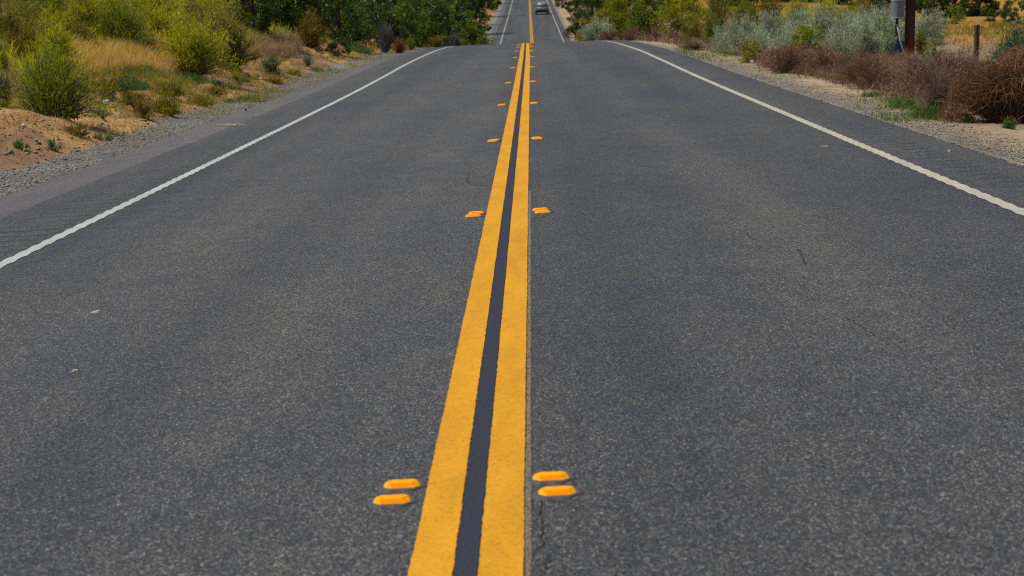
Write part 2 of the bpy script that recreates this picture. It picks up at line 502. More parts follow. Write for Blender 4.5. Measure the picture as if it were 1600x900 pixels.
def clump_shrub(rng, rx, ry, h, ncl, nleaf, L, W, zlo=.0, up=.35, sig=.15, shell=.55, low=.33):
    """dome of leaf clumps on branches"""
    d = unit(rng.normal(size=(ncl, 3))); d[:, 2] = np.abs(d[:, 2]) * np.where(rng.uniform(size=ncl) < low, -.9, 1)
    d = unit(d)
    rad = rng.uniform(shell, 1, ncl) ** .7 * lump(np.arctan2(d[:, 1], d[:, 0]), rng)
    cz = h * (.38 + zlo * .5)
    C = d * rad[:, None] * [rx, ry, 1]
    C[:, 2] = cz + np.where(d[:, 2] > 0, d[:, 2] * rad * (h - cz), d[:, 2] * rad * (cz - zlo * h) * 1.6)
    C[:, 2] = np.clip(C[:, 2], zlo * h + .02, None)
    cs = rng.uniform(.6, 1.35, ncl) * sig * min(rx, ry, h * .8)
    k = rng.integers(0, ncl, nleaf)
    off = rng.normal(size=(nleaf, 3)); off[:, 2] *= .75
    P = C[k] + off * cs[k][:, None]
    P[:, 2] = np.maximum(P[:, 2], .02)
    D = unit(off) * .7 + unit(C[k] - [0, 0, h * .3]) * .4 + rng.normal(size=(nleaf, 3)) * .5 + np.array([0, 0, up])
    ct = np.clip(rng.normal(.45, .2, ncl), 0, 1)
    tint = np.clip(ct[k] * .6 + rng.uniform(0, .4, nleaf), 0, 1)
    v, q = leaf_geo(P, D, L * rng.uniform(.6, 1.35, nleaf), W * rng.uniform(.7, 1.3, nleaf), rng)
    ns = min(ncl, 70)
    b = rng.normal(size=(ns, 3)) * [rx * .08, ry * .08, 0]
    ctl = C[:ns] * [.35, .35, .6]
    tt = np.linspace(0, 1, 6)
    ln = bez(b[:, None], ctl[:, None], C[:ns, None], np.broadcast_to(tt, (ns, 6)))
    sv, sq = tubes(ln, np.linspace(1, .22, 6)[None] * np.full((ns, 1), max(.006, .011 * h)))
    return (v, q, tint), (sv, sq)


def dead_brush(rng, rx, ry, h, ntw, rad, wild=.5, lo=.1):
    """tangle of dry twigs springing from the ground and arching outward"""
    phi = rng.uniform(0, 2 * np.pi, ntw); rho = np.sqrt(rng.uniform(0, 1, ntw)) * lump(phi, rng)
    hh = h * np.sqrt(np.clip(1 - .8 * np.minimum(rho, 1) ** 2, .04, 1)) * rng.uniform(.6, 1.05, ntw)
    tip = np.stack([rx * rho * np.cos(phi), ry * rho * np.sin(phi), hh], 1)
    f = rng.uniform(lo, .75, ntw)[:, None]
    base = tip * [.55, .55, 0] * f + rng.normal(size=(ntw, 3)) * [rx * .1, ry * .1, 0]
    base[:, 2] = hh * f[:, 0] * rng.uniform(0, 1, ntw)
    ctl = (base + tip) * .5 + rng.normal(size=(ntw, 3)) * [rx * .2 * wild, ry * .2 * wild, h * .2 * wild] + np.array([0, 0, h * .12])
    tip = tip + rng.normal(size=(ntw, 3)) * h * .06
    tt = np.linspace(0, 1, 5)
    ln = bez(base[:, None], ctl[:, None], tip[:, None], np.broadcast_to(tt, (ntw, 5)))
    ln = ln + np.cumsum(rng.normal(size=ln.shape) * h * .008 * wild, 1)
    ln[..., 2] = np.maximum(ln[..., 2], .005)
    rr = np.linspace(1, .35, 5)[None] * (rad * rng.uniform(.5, 1.5, (ntw, 1)))
    v, q = tubes(ln, rr)
    ts = np.clip(rng.normal(.5, .2, ntw) + .15 * (ln[:, 2, 2] / h - .5), 0, 1)
    tint = np.repeat(ts, 4 * 3)
    return v, q, tint


def sub_mesh(prefix, geo, mat):
    return mesh_np(prefix, geo[0], geo[1], None, geo[2] if len(geo) > 2 else None, mat)


# ------------------------------------------------------------------ ground sheet
def span(segs):
    out = []
    for a, b, s in segs:
        out.append(np.arange(a, b, s))
    return np.concatenate(out)


ys = np.concatenate([span([(-60, -4, 4), (-4, 9, .6), (9, 48, .12), (48, 90, .4), (90, 200, 1.5), (200, 420, 5), (420, 1000, 20)]), np.linspace(1000, 1600, 13)])
xs = np.concatenate([np.linspace(-900, -120, 14), span([(-120, -40, 5), (-40, -18, 1), (-18, -12.2, .35), (-12.2, -4.4, .11), (-4.4, 3.5, .8), (3.5, 9.5, .11), (9.5, 20, .35), (20, 45, 1), (45, 130, 5)]), np.linspace(130, 900, 14)])
gx, gy = np.meshgrid(xs, ys)
gx = gx + xc(gy)
gz = terrain(gx, gy)
nv = gx.size
idx = np.arange(nv).reshape(gx.shape)
q = np.stack([idx[:-1, :-1], idx[:-1, 1:], idx[1:, 1:], idx[1:, :-1]], -1).reshape(-1, 4)
me = mesh_np('ground', np.stack([gx, gy, gz], -1).reshape(-1, 3), q, None, None, M['ground'], smooth=True)
# colour of the soil itself, by place
X = gx.ravel(); Y = gy.ravel(); XX = X - xc(Y)
sand = np.array([.47, .275, .108]); brown = np.array([.27, .158, .083]); grav = np.array([.21, .205, .195])
tan = np.array([.40, .30, .19]); ochre = np.array([.36, .19, .045]); scrub = np.array([.12, .105, .022])
w = sstep(.42, .6, fbm(X * .5, Y * .35, 77))[:, None]
cl = sand * (1 - w) + brown * w
tl = XL0 - XX
edge = .78 + .5 * (fbm(X * .4, Y * .5, 31) - .47)
wg = (1 - sstep(edge - .12, edge + .12, tl))[:, None]
cl = cl * (1 - wg) + grav * wg
ws = sstep(3.0, 5.5, tl)[:, None] * .85
cl = cl * (1 - ws) + scrub * ws
tr = XX - XR
w2 = sstep(.4, .62, fbm(X * .6, Y * .5, 90))[:, None]
cr = tan * (1 - w2) + np.array([.30, .235, .16]) * w2
edge2 = .45 + .25 * (fbm(X * .7, Y * .6, 55) - .47)
wgr = (1 - sstep(edge2 - .15, edge2 + .2, tr))[:, None]
cr = cr * (1 - wgr) + np.array([.24, .21, .175]) * wgr
wb = sstep(1.2, 2.2, tr)[:, None] * .7
cr = cr * (1 - wb) + np.array([.22, .15, .10]) * wb
wo = (sstep(5, 8, tr) * sstep(38, 50, Y))[:, None]
n5 = sstep(.4, .62, fbm(X * .10, Y * .12, 61))[:, None]
cr = cr * (1 - wo) + (ochre * (1 - n5) + np.array([.24, .19, .03]) * n5) * wo
c = np.where((XX < 0)[:, None], cl, cr)
far = sstep(110, 180, Y)[:, None] * (np.abs(XX) > 6.5)[:, None]
c = c * (1 - .6 * far) + scrub * .6 * far
alpha = np.where(XX < 0, wg[:, 0], wgr[:, 0] * .8 + .2 * (tr < 1.5))
ca = me.attributes.new('zone', 'FLOAT_COLOR', 'POINT')
ca.data.foreach_set('color', np.concatenate([c, alpha[:, None]], 1).astype(np.float32).ravel())
tag(link('ground', me), 'sandy ground with an eroded bank beside the road', 'ground', kind='structure')

# ------------------------------------------------------------------ road sheets
def rumble(x, y):
    def win(a, b):
        return sstep(a - .03, a + .03, x) * (1 - sstep(b - .03, b + .03, x))
    wv = (.5 + .5 * np.cos(2 * np.pi * y / .305)) ** 1.5
    w4 = wv ** 2.6
    f = sstep(6, 9, y) * (1 - sstep(45, 60, y))
    d = .0055 * win(-3.30, -3.14) + .005 * win(2.84, 3.02) + .005 * win(-.33, .02) * sstep(9, 16, y)
    g4 = .005 * win(-3.80, -3.31) + .005 * win(3.14, 3.40)
    return -(d * wv + g4 * w4) * f


def surf(x, y):
    return road(x, y) + rumble(x, y)


yr = np.concatenate([span([(-8, 6, .25), (6, 45, .038), (45, 92, .3), (92, 340, 2), (340, 900, 12)]), [900.]])


yl = np.concatenate([span([(-8, 3.4, .3), (3.4, 14, .014), (14, 45, .038), (45, 92, .3), (92, 340, 2), (340, 900, 12)]), [900.]])


def sheet(name, cols, mat, dz, jit=0, jseed=0, rows=None, kind='structure', label=None, cat=None):
    rows = yr if rows is None else rows
    cols = np.asarray(cols, float)
    cx, cy = np.meshgrid(cols, rows)
    if jit:
        for side, col in ((0, 0), (1, -1)):
            nz = (fbm(rows * 3.1, rows * 0 + side * 9.7, jseed + side, 5) - .47) * jit + (fbm(rows * 34, rows * 0 + side * 3.1, jseed + 7 + side, 3) - .44) * 1.6 * jit
            cx[:, col] += nz
    z = surf(cx, cy) + dz
    v = np.stack([cx + xc(cy), cy, z], -1).reshape(-1, 3)
    idx = np.arange(cx.size).reshape(cx.shape)
    q = np.stack([idx[:-1, :-1], idx[:-1, 1:], idx[1:, 1:], idx[1:, :-1]], -1).reshape(-1, 4)
    o = link(name, mesh_np(name, v, q, None, None, mat, smooth=True))
    return tag(o, label, cat, kind=kind)


cols = np.unique(np.round(np.concatenate([[XL, -3.9, -3.8], np.arange(-3.76, -3.08, .05), [-2.6, -1.6, -.8], np.arange(-.37, .07, .045), [.6, 1.4, 2.2], np.arange(2.78, 3.38, .045), [3.45, XR]]), 4))
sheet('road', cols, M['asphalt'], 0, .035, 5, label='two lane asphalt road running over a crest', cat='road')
sheet('road_shoulder', [XL0, -4.35, XL + .06], M['strip'], -.012, .03, 15, label='worn purplish strip of old seal at the left edge of the road', cat='shoulder')
sheet('yellow_centre_line', [-.298, -.245, -.190], M['yellow'], .004, .0034, 25, yl, label='left one of the two yellow centre lines', cat='road marking')
sheet('yellow_centre_line', [-.126, -.07, -.016], M['yellow'], .004, .0034, 35, yl, label='right one of the two yellow centre lines', cat='road marking')
sheet('black_centre_strip', [-.190 + .003, -.16, -.126 - .003], M['tar'], .003, .001, 36, yl, label='black strip between the two yellow centre lines', cat='road marking')
sheet('faded_line_edge', [-.0125, -.005, .004], M['ghost'], .003, .004, 37, rows=yl[yl < 14], label='worn beige paint edge beside the right yellow line', cat='road marking')
sheet('white_edge_line', [-3.265, -3.22, -3.177], M['white'], .004, .0032, 45, yl, label='white edge line along the left side of the road', cat='road marking')
sheet('white_edge_line', [2.884, 2.93, 2.973], M['white_warm'], .004, .0032, 55, yl, label='white edge line along the right side of the road', cat='road marking')


def crack(pts, width, label, seed):
    rng = np.random.default_rng(seed)
    P = []
    for (u, v) in pts:
        r = rays(u, v)[0]
        t = (H) / (.056 * r[0] - r[2])
        P.append([r[0] * t, r[1] * t])
    P = np.array(P); out = [P[0]]
    for a, b in zip(P[:-1], P[1:]):
        n = max(2, int(np.linalg.norm(b - a) / .03))
        for k in range(1, n + 1):
            out.append(a + (b - a) * k / n + rng.normal(size=2) * .006)
    out = np.array(out)
    T = np.gradient(out, axis=0); T /= np.linalg.norm(T, axis=1, keepdims=True) + 1e-9
    N = np.stack([-T[:, 1], T[:, 0]], 1)
    wd = (width * .48 * rng.uniform(.05, 1.6, len(out)))[:, None]; wd[0] *= .2; wd[-1] *= .2
    L_ = out + N * wd; R_ = out - N * wd
    V = np.concatenate([L_, R_]); z = surf(V[:, 0], V[:, 1]) + .003
    n = len(out); i = np.arange(n - 1)
    q = np.stack([i, i + n, i + n + 1, i + 1], 1)
    tag(link('pavement_crack', mesh_np('pavement_crack', np.column_stack([V, z]), q, None, None, M['crack'])), label, 'crack', kind='structure')


crack([(846, 782), (842, 800), (850, 820), (846, 850), (854, 870), (850, 899)], .0035, 'jagged crack below the nearest right hand markers', 1)
crack([(727, 268), (734, 272), (729, 280), (733, 286), (745, 288), (757, 288)], .006, 'short branched crack left of the yellow lines', 2)
crack([(686, 289), (700, 287), (729, 284)], .003, 'hairline crack running left from the branched crack', 3)
crack([(1166, 360), (1172, 368), (1180, 375)], .004, 'short crack in the right lane', 4)
crack([(1247, 388), (1253, 398), (1260, 412)], .005, 'slanting crack in the right lane', 5)
crack([(1236, 432), (1250, 443), (1266, 452)], .003, 'faint crack under the slanting one', 6)
crack([(1320, 495), (1345, 508), (1362, 518), (1384, 532)], .004, 'longest diagonal crack in the right lane', 7)
crack([(1248, 590), (1256, 600), (1262, 615)], .003, 'small crack low in the right lane', 8)
crack([(752, 354), (765, 355), (790, 354), (815, 353), (835, 355)], .0025, 'thin transverse crack across the yellow lines', 9)
crack([(822, 470), (821, 500), (823, 545), (820, 590)], .003, 'crack hugging the right yellow line', 10)


# ------------------------------------------------------------------ raised pavement markers
def bm_obj(name, bm, mat, parent=None, smooth=False, loc=(0, 0, 0)):
    me = bpy.data.meshes.new(name)
    bmesh.ops.recalc_face_normals(bm, faces=bm.faces)
    bm.to_mesh(me); bm.free()
    if mat: me.materials.append(mat)
    if smooth:
        for p in me.polygons: p.use_smooth = True
    return link(name, me, parent, loc)


M['marker'] = simple('marker_plastic', (.80, .335, .001), .6, .08, .16, 90)
M['reflector'] = simple('marker_reflector', (.84, .225, .0), .7, .03, .12, 200)
M['pad'] = simple('bitumen_pad', (.066, .061, .066), .7, .3, .3, 60)


def frustum(bm, bx, by, tx, ty, z0, z1, ch=0.0):
    def ring(hx, hy, z, c):
        pts = [(-hx + c, -hy), (hx - c, -hy), (hx, -hy + c), (hx, hy - c), (hx - c, hy), (-hx + c, hy), (-hx, hy - c), (-hx, -hy + c)]
        return [bm.verts.new((x, y, z)) for x, y in pts]
    a = ring(bx, by, z0, ch); b = ring(tx, ty, z1, ch * .7)
    for k in range(8):
        bm.faces.new((a[k], a[(k + 1) % 8], b[(k + 1) % 8], b[k]))
    bm.faces.new(b); bm.faces.new(a[::-1])


def make_marker():
    bm = bmesh.new(); frustum(bm, .055, .045, .045, .015, 0.0, .0135, .021)
    bmesh.ops.bevel(bm, geom=[e for e in bm.edges], offset=.0012, segments=1, affect='EDGES')
    root = bm_obj('road_marker', bm, M['marker'])
    for s in (-1, 1):
        bm = bmesh.new()
        z0, z1 = .0022, .0112
        def yat(z): return -(.045 + (.015 - .045) * z / .0135) - .0006
        v = [(-.0285, yat(z0), z0), (.0285, yat(z0), z0), (.0355, yat(z1), z1), (-.0355, yat(z1), z1)]
        o = [(x, y + .004, z - .002) for x, y, z in v]
        vs = [bm.verts.new(p) for p in v]; ws = [bm.verts.new(p) for p in o]
        bm.faces.new(vs)
        for k in range(4):
            bm.faces.new((vs[k], ws[k], ws[(k + 1) % 4], vs[(k + 1) % 4]))
        r = bm_obj('reflector', bm, M['reflector'], root)
        if s == 1: r.rotation_euler = (0, 0, math.pi)
    bm = bmesh.new(); rng = np.random.default_rng(3)
    ang = np.linspace(0, 2 * np.pi, 22, endpoint=False)
    rr = rng.uniform(.92, 1.1, 22)
    top = [bm.verts.new((math.cos(a) * .068 * r, math.sin(a) * .066 * r, .0016)) for a, r in zip(ang, rr)]
    bot = [bm.verts.new((math.cos(a) * .074 * r, math.sin(a) * .072 * r, -.004)) for a, r in zip(ang, rr)]
    bm.faces.new(top)
    for k in range(22): bm.faces.new((bot[k], bot[(k + 1) % 22], top[(k + 1) % 22], top[k]))
    bm_obj('adhesive_pad', bm, M['pad'], root)
    return root


proto_m = make_marker()
proto_kids = list(proto_m.children)
ROWS = [(5.19, -.381, .070, .085), (12.48, -.375, .075, .085), (19.54, -.389, .069, .075), (26.75, -.405, .058, .07), (34.3, -.40, .052, .07), (41.7, -.40, .045, .07), (49.2, -.40, .05, .07), (56.4, -.40, .05, .07), (63.6, -.39, .05, .07), (70.9, -.39, .05, .07)]
ORD = ['nearest', 'second', 'third', 'fourth', 'fifth', 'sixth', 'seventh', 'eighth', 'ninth', 'tenth']
first = True
for k, (yy, xl_, xr_, dy) in enumerate(ROWS):
    for side, x0 in (('left', xl_), ('right', xr_)):
        for fb, sgn in (('front', -1), ('rear', 1)):
            if first:
                o = proto_m; first = False; kids = None
            else:
                o = proto_m.copy(); COL.objects.link(o)
                for c_ in proto_kids:
                    n_ = c_.copy(); n_.parent = o; COL.objects.link(n_)
            x = x0 + (-.008 if side == 'left' else .008) * (-sgn) + (R.normal() * .004 if k > 1 else 0)
            y = yy + sgn * dy
            o.location = (x + float(xc(y)), y, float(surf(x, y)) + .004)
            o.rotation_euler = (-0.0, -math.atan(.056), R.normal() * .03)
            tag(o, f'orange raised marker {side} of the yellow lines, {fb} one of the {ORD[k]} pair', 'road marker', 'raised markers along the centre line')

# ------------------------------------------------------------------ vegetation
def place(u0, u1, vt, vb, d):
    uc = (u0 + u1) / 2
    if d is None:
        p = ground_hit(uc, vb)[0]
    else:
        x = at_depth(uc, d); p = np.array([x, d, float(terrain(x, d))])
    # push back half of the width so that the front foot stands at the pixel's place
    y = p[1]
    ppm = F / y
    wid = (u1 - u0) / ppm
    topz = H - (vt - 12) / F * y * 1.0
    return p, wid, max(.12, topz - p[2])


PARAM = {  # generator, leaf length, leaf width, coverage, material, name, category, stem material
    'broom': ('stem', .075, .0095, 3.2, 'broom', 'broom_shrub', 'shrub'),
    'broomdark': ('stem', .075, .0095, 3.4, 'broomdark', 'broom_shrub', 'shrub'),
    'olive': ('stem', .06, .011, 3.0, 'olive', 'olive_shrub', 'shrub'),
    'bright': ('clump', .05, .026, 3.0, 'bright', 'leafy_shrub', 'shrub'),
    'leafy': ('clump', .055, .03, 3.4, 'leafy', 'leafy_shrub', 'shrub'),
    'sage': ('stem', .045, .010, 3.0, 'sage', 'sagebrush', 'shrub'),
    'greygreen': ('stem', .055, .013, 3.0, 'greygreen', 'sagebrush', 'shrub'),
    'weed': ('tuft', .06, .009, 3.6, 'weed', 'weed_clump', 'weeds'),
    'weedyellow': ('tuft', .07, .008, 3.4, 'weedyellow', 'weed_clump', 'weeds'),
    'russet': ('stem', .05, .0075, 2.6, 'russet', 'russet_brush', 'brush'),
    'oak': ('clump', .075, .042, 4.0, 'oak', 'oak_tree', 'tree'),
    'dead': ('dead', 0, .0042, 2.2, 'dead', 'dead_brush', 'brush'),
}
seed = [100]


def tuft(rng, rx, ry, h, n, L, W):
    k = max(5, int(n / 60)); c = rng.normal(size=(k, 2)) * [rx * .45, ry * .45]
    i = rng.integers(0, k, n)
    P = np.column_stack([c[i] + rng.normal(size=(n, 2)) * min(rx, ry) * .16, np.zeros(n)])
    rr = np.hypot(P[:, 0] / rx, P[:, 1] / ry)
    top = h * np.clip(1.05 - .6 * rr, .25, 1) * rng.uniform(.5, 1, k)[i]
    P[:, 2] = top * rng.uniform(0, 1, n) ** 1.4 * .75
    D = np.column_stack([c[i] / max(rx, .01) * .5 + rng.normal(size=(n, 2)) * .5, rng.uniform(.5, 1.3, n)])
    tint = np.clip(rng.normal(.45, .2, k)[i] * .6 + rng.uniform(0, .4, n), 0, 1)
    v, q = leaf_geo(P, D, np.minimum(L * rng.uniform(.6, 1.5, n), top * .6 + .03), W * rng.uniform(.6, 1.3, n), rng)
    tt = np.linspace(0, 1, 4); e = np.column_stack([c * 1.1, h * .6 * np.ones(k)])
    ln = np.column_stack([c, np.zeros(k)])[:, None] * (1 - tt[None, :, None]) + e[:, None] * tt[None, :, None]
    return (v, q, tint), tubes(ln, np.full((k, 4), .003))


def shrub(kind, u0, u1, vt, vb, label, d=None, group=None, dens=1.0, depth=.8, mat=None, hmul=1.0, back=.35, pos=None, size=None, thick=0):
    gen, L, W, cov, mt, nm, cat = PARAM[kind]
    seed[0] += 1; rng = np.random.default_rng(seed[0])
    if pos is None:
        p, wid, h = place(u0, u1, vt, vb, d)
        h *= hmul
        ry = wid * .5 * depth
        y = p[1] + ry * back
        x = p[0] * y / p[1]
        z = float(terrain(x, y))
        if d is None:
            h = h + (p[2] - z) * .5
    else:
        x, y = pos; wid, h = size; ry = wid * .5 * depth
        z = float(terrain(x, y)); p = (x, y, z)
    rx = wid * .5
    h = max(h, .15)
    px = y / 1856.0
    k = max(1.0, 2.3 * px / L) if L else 1
    L2 = L * k; W2 = max(W * k ** .8, 0.6 * px) if L else max(W, .42 * px)
    root = empty(nm, (x, y, z - .02), 0)
    if gen == 'dead':
        n = int(np.clip(cov * dens * wid * h / (W2 * 2 * h * .5) * 3.2, 250, 5200))
        v, q, t = dead_brush(rng, rx, ry, h, n, W2 * .5)
        link('twigs', mesh_np('twigs', v, q, None, t, M[mat or mt]), root)
        if thick:
            m_ = 5600
            dd = unit(rng.normal(size=(m_, 3))); dd[:, 2] = np.abs(dd[:, 2])
            P_ = dd * [rx, ry, h * .95] * (rng.uniform(.25, 1, (m_, 1)) ** .5)
            lp_ = lump(np.arctan2(dd[:, 1], dd[:, 0]) * 1.0 + dd[:, 2] * 2.2, rng)
            P_ *= (.80 + .55 * (lp_ - .7))[:, None]
            kp_ = fbm(P_[:, 0] * 4.5 + 3, P_[:, 2] * 5.5, 71) + .25 * P_[:, 2] / h > .50
            P_, dd = P_[kp_], dd[kp_]; m_ = len(P_)
            ax_ = unit(np.cross(dd, rng.normal(size=(m_, 3))) + dd * .25) * rng.uniform(.12, .36, (m_, 1))
            bow = dd * rng.uniform(-.04, .10, (m_, 1))
            t_ = np.linspace(0, 1, 5)
            ln = bez(P_[:, None] - ax_[:, None] * .5, P_[:, None] + bow[:, None], P_[:, None] + ax_[:, None] * .5, np.broadcast_to(t_, (m_, 5))) + rng.normal(size=(m_, 5, 3)) * .008
            ln[..., 2] = np.maximum(ln[..., 2], .01)
            v, q = tubes(ln, np.linspace(1, .5, 5)[None] * rng.uniform(.0014, .0042, (m_, 1)))
            link('tangled_twigs', mesh_np('tangled_twigs', v, q, None, np.repeat(np.clip(rng.normal(.45, .22, m_), 0, 1), 12), M[mat or mt]), root)
            v, q, t = dead_brush(rng, rx * 1.02, ry * 1.05, h * .85, thick, .0085, 1.3, .0)
            link('branches', mesh_np('branches', v, q, None, np.clip(t + .3, 0, 1), M['deadrusset'], True), root)
    else:
        area = math.pi / 4 * wid * h
        n = int(np.clip(cov * dens * area / (L2 * W2 * .5), 300, 30000))
        if gen == 'tuft':
            fol, st = tuft(rng, rx, ry, h, n, L2, W2)
        elif gen == 'stem':
            nst = int(np.clip(n / 55, 30, 330))
            fol, st = stem_shrub(rng, rx, ry, h, nst, n, L2, W2, up=.55 if kind != 'sage' else .9, jit=.5 if kind != 'sage' else .38, spread=.05)
        else:
            ncl = int(np.clip(n / 70, 22, 240))
            fol, st = clump_shrub(rng, rx, ry, h, ncl, n, L2, W2, sig=.15 if kind != 'oak' else .12)
        link('foliage', mesh_np('foliage', *fol[:2], None, fol[2], M[mat or mt]), root)
        link('stems', mesh_np('stems', *st, None, None, M['twig']), root)
    tag(root, label, cat, group)
    return root


def tree(u0, u1, h, d, label, group=None, mat=None, dens=1.0, zlo=.0, pos=None, wid=None):
    seed[0] += 1; rng = np.random.default_rng(seed[0])
    if pos is None:
        x = at_depth((u0 + u1) / 2, d); y = d; wid = (u1 - u0) / F * d
    else:
        x, y = pos
    z = float(terrain(x, y))
    rx = wid * .5
    px = y / 1856.0
    L, W = max(.10, 3.0 * px), max(.055, 1.8 * px)
    n = int(np.clip(4.2 * dens * math.pi / 4 * wid * h / (L * W * .5), 1500, 26000))
    fol, st = clump_shrub(rng, rx, rx * .8, h, int(np.clip(n / 60, 60, 330)), n, L, W, zlo=zlo, sig=.1, shell=.5, low=.56)
    root = empty('oak_tree', (x, y, z - .05))
    link('crown', mesh_np('crown', *fol[:2], None, fol[2], M[mat or 'oak']), root)
    # tapered trunk with limbs
    t = np.linspace(0, 1, 7)
    nl = 9
    lines = np.zeros((nl, 7, 3)); rad = np.zeros((nl, 7))
    lean = rng.normal(size=2) * .06 * h
    lines[0] = np.stack([lean[0] * t * t, lean[1] * t * t, h * .8 * t], 1); rad[0] = np.linspace(.035, .008, 7) * h
    for i in range(1, nl):
        a = i * 2.4; s = rng.uniform(.12, .5); b = np.array([lean[0] * s * s, lean[1] * s * s, h * .8 * s])
        e = np.array([rx * .8 * math.cos(a), rx * .65 * math.sin(a), h * rng.uniform(.4, .85)])
        lines[i] = bez(b, (b + e) / 2 + [0, 0, h * .08], e, t); rad[i] = np.linspace(.014, .003, 7) * h
    v, q = tubes(lines, rad, 7)
    link('trunk', mesh_np('trunk', v, q, None, None, M['bark'], smooth=True), root)
    tag(root, label, 'tree', group)
    return root


#VEG-BEGIN
GL = 'shrubs on the left hand bank'
GR = 'shrubs along the right hand verge'
# --- left bank, from the front backwards
shrub('broomdark', -6, 172, 74, 182, 'dark green needle-leaved shrub overhanging the bare sandy ledge', None, GL, 1.2)
shrub('dead', -12, 26, 104, 168, 'grey dead twigs at the left edge, beside the dark green shrub', None, GL, .8, mat='twiggrey')
shrub('broom', 40, 128, 36, 112, 'yellow-green feathery shrub rising right behind the dark green one', None, GL)
shrub('broomdark', -30, 26, 55, 120, 'shaded dark green shrub cut by the left edge of the picture', None, GL)
shrub('broom', -25, 55, 8, 80, 'shrub with pale straw flower tips at the left edge', None, GL, mat='paletip')
shrub('broomdark', 30, 120, -22, 60, 'olive green shrub high on the bank at the upper left', None, GL)
shrub('broom', 85, 185, -28, 62, 'tall yellow-green shrub standing behind the golden dry grass', None, GL)
shrub('broomdark', 135, 250, -4, 82, 'deep green shrub with a dark hollow above the golden dry grass', None, GL, 1.1)
shrub('greygreen', 183, 222, 45, 80, 'small grey-green bush tucked under the dark hollow', None, GL)
shrub('broom', 160, 300, -34, 50, 'wide yellow-green shrub filling the top of the bank', None, GL)
shrub('broom', 232, 370, 16, 116, 'round yellow-green shrub reaching down to the bare sand', None, GL, 1.15)
shrub('broom', 262, 372, -26, 60, 'yellow-green shrub just behind the round one', None, GL)
shrub('olive', 316, 404, 12, 104, 'straw-tipped olive shrub with a black shaded base', None, GL, 1.2, mat='paletip', hmul=1.05)
shrub('broomdark', -40, 60, -40, 30, 'dark green shrub at the top left corner', None, GL)
shrub('olive', 205, 245, 148, 188, 'brownish green tuft on the eroded bank below the golden grass', None, GL, .8)
shrub('weedyellow', 232, 282, 128, 180, 'bright yellow-green weed clump by the orange flower', None, GL, .8)
shrub('weedyellow', 288, 345, 138, 168, 'low yellow weed clump beside the gravel', None, GL, .7)
shrub('greygreen', 404, 446, 76, 119, 'grey-green round bush on bare sand beside the pink dry grass', None, GL, 1.1)
shrub('greygreen', 470, 491, 82, 106, 'small dusty tuft alone on the sand', None, GL)
shrub('weed', 18, 46, 208, 236, 'small green weed nearest the left edge, on the sand', None, GL, .6)
shrub('greygreen', 70, 96, 218, 236, 'tiny blue-grey plant at the rim of the gravel', None, GL, .7)
shrub('dead', 138, 176, 166, 188, 'grey dead twigs lying under the dark green shrub on the right', None, GL, .5, mat='twiggrey')
shrub('weed', 140, 180, 200, 222, 'flat green weed where sand meets gravel', None, GL, .5)
shrub('olive', 452, 516, 18, 76, 'olive-brown upright shrub in front of the dark oaks', None, GL, 1.2)
shrub('leafy', 508, 544, 55, 88, 'dark leafy bush casting black shade beside the olive-brown shrub', None, GL, 1.2, mat='oak')
shrub('weed', 536, 580, 50, 82, 'green weed clump in front of the oaks', None, GL, .8)
shrub('weedyellow', 580, 618, 62, 79, 'low yellow-green weeds at the foot of the oaks', None, GL, .7)
shrub('dead', 586, 618, 30, 76, 'grey leafless twigs in the shade of the oaks', 66, GL, .8, mat='twiggrey')
shrub('dead', 612, 634, 54, 79, 'rusty orange dead branch at the foot of the oaks', 63, GL, .8, mat='rust')
shrub('weedyellow', 630, 650, 44, 66, 'yellow-green sprout at the edge of the shoulder', 70, GL, .8)
shrub('olive', 664, 700, 52, 68, 'low olive mound close to the left edge of the crest', 76, GL, .9)
shrub('dead', 700, 722, 48, 70, 'greyish dead stalks at the left edge of the crest', 80, GL, .8, mat='twiggrey')
# --- oaks on the left
GO = 'oaks beyond the left hand bank'
tree(360, 431, 2.11, 52, 'leafy oak behind the straw-tipped olive shrub', GO)
tree(389, 506, 2.38, 58, 'darkest oak, between the pink grass and the olive-brown shrub', GO, dens=1.1)
tree(482, 578, 2.38, 64, 'oak standing over the dark leafy bush', GO)
tree(542, 646, 2.24, 71, 'oak over the grey leafless twigs', GO, dens=1.05)
tree(598, 674, 2.51, 79, 'oak behind the yellow-green sprout', GO, mat='leafy')
tree(634, 718, 2.77, 90, 'oak behind the low olive mound', GO)
tree(678, 758, 3.04, 118, 'lighter green oak nearest the crest of the road', GO, mat='leafy')
tree(700, 764, 3.20, 150, 'bright green oak bush whose foot dips behind the crest', GO, mat='leafy')
tree(708, 774, 6.00, 205, 'dark oak closest to the far left white line', GO)
tree(712, 772, 6.50, 262, 'most distant oak beside the far road on the left', GO)
for pos, w_, h_, lab in (((-14.5, 60), 4.6, 3.4, 'oak behind the round yellow-green shrubs'), ((-12, 70), 5, 4, 'oak in the second row behind the darkest oak'),
                         ((-11.5, 84), 5, 4.2, 'oak in the second row over the pink grass'), ((-11, 100), 6, 5, 'oak in the second row, middle of the left grove'),
                         ((-10.5, 120), 6, 5.5, 'oak in the second row behind the lighter green oak'), ((-12, 150), 7, 6, 'oak in the second row beyond the crest'),
                         ((-12, 185), 7, 6.5, 'tall oak in the second row beyond the crest'), ((-13, 230), 8, 7, 'far tall oak on the left slope'), ((-9.5, 320), 8, 7, 'farthest oak on the left slope')):
    tree(0, 0, h_, 0, lab, GO, pos=pos, wid=w_)
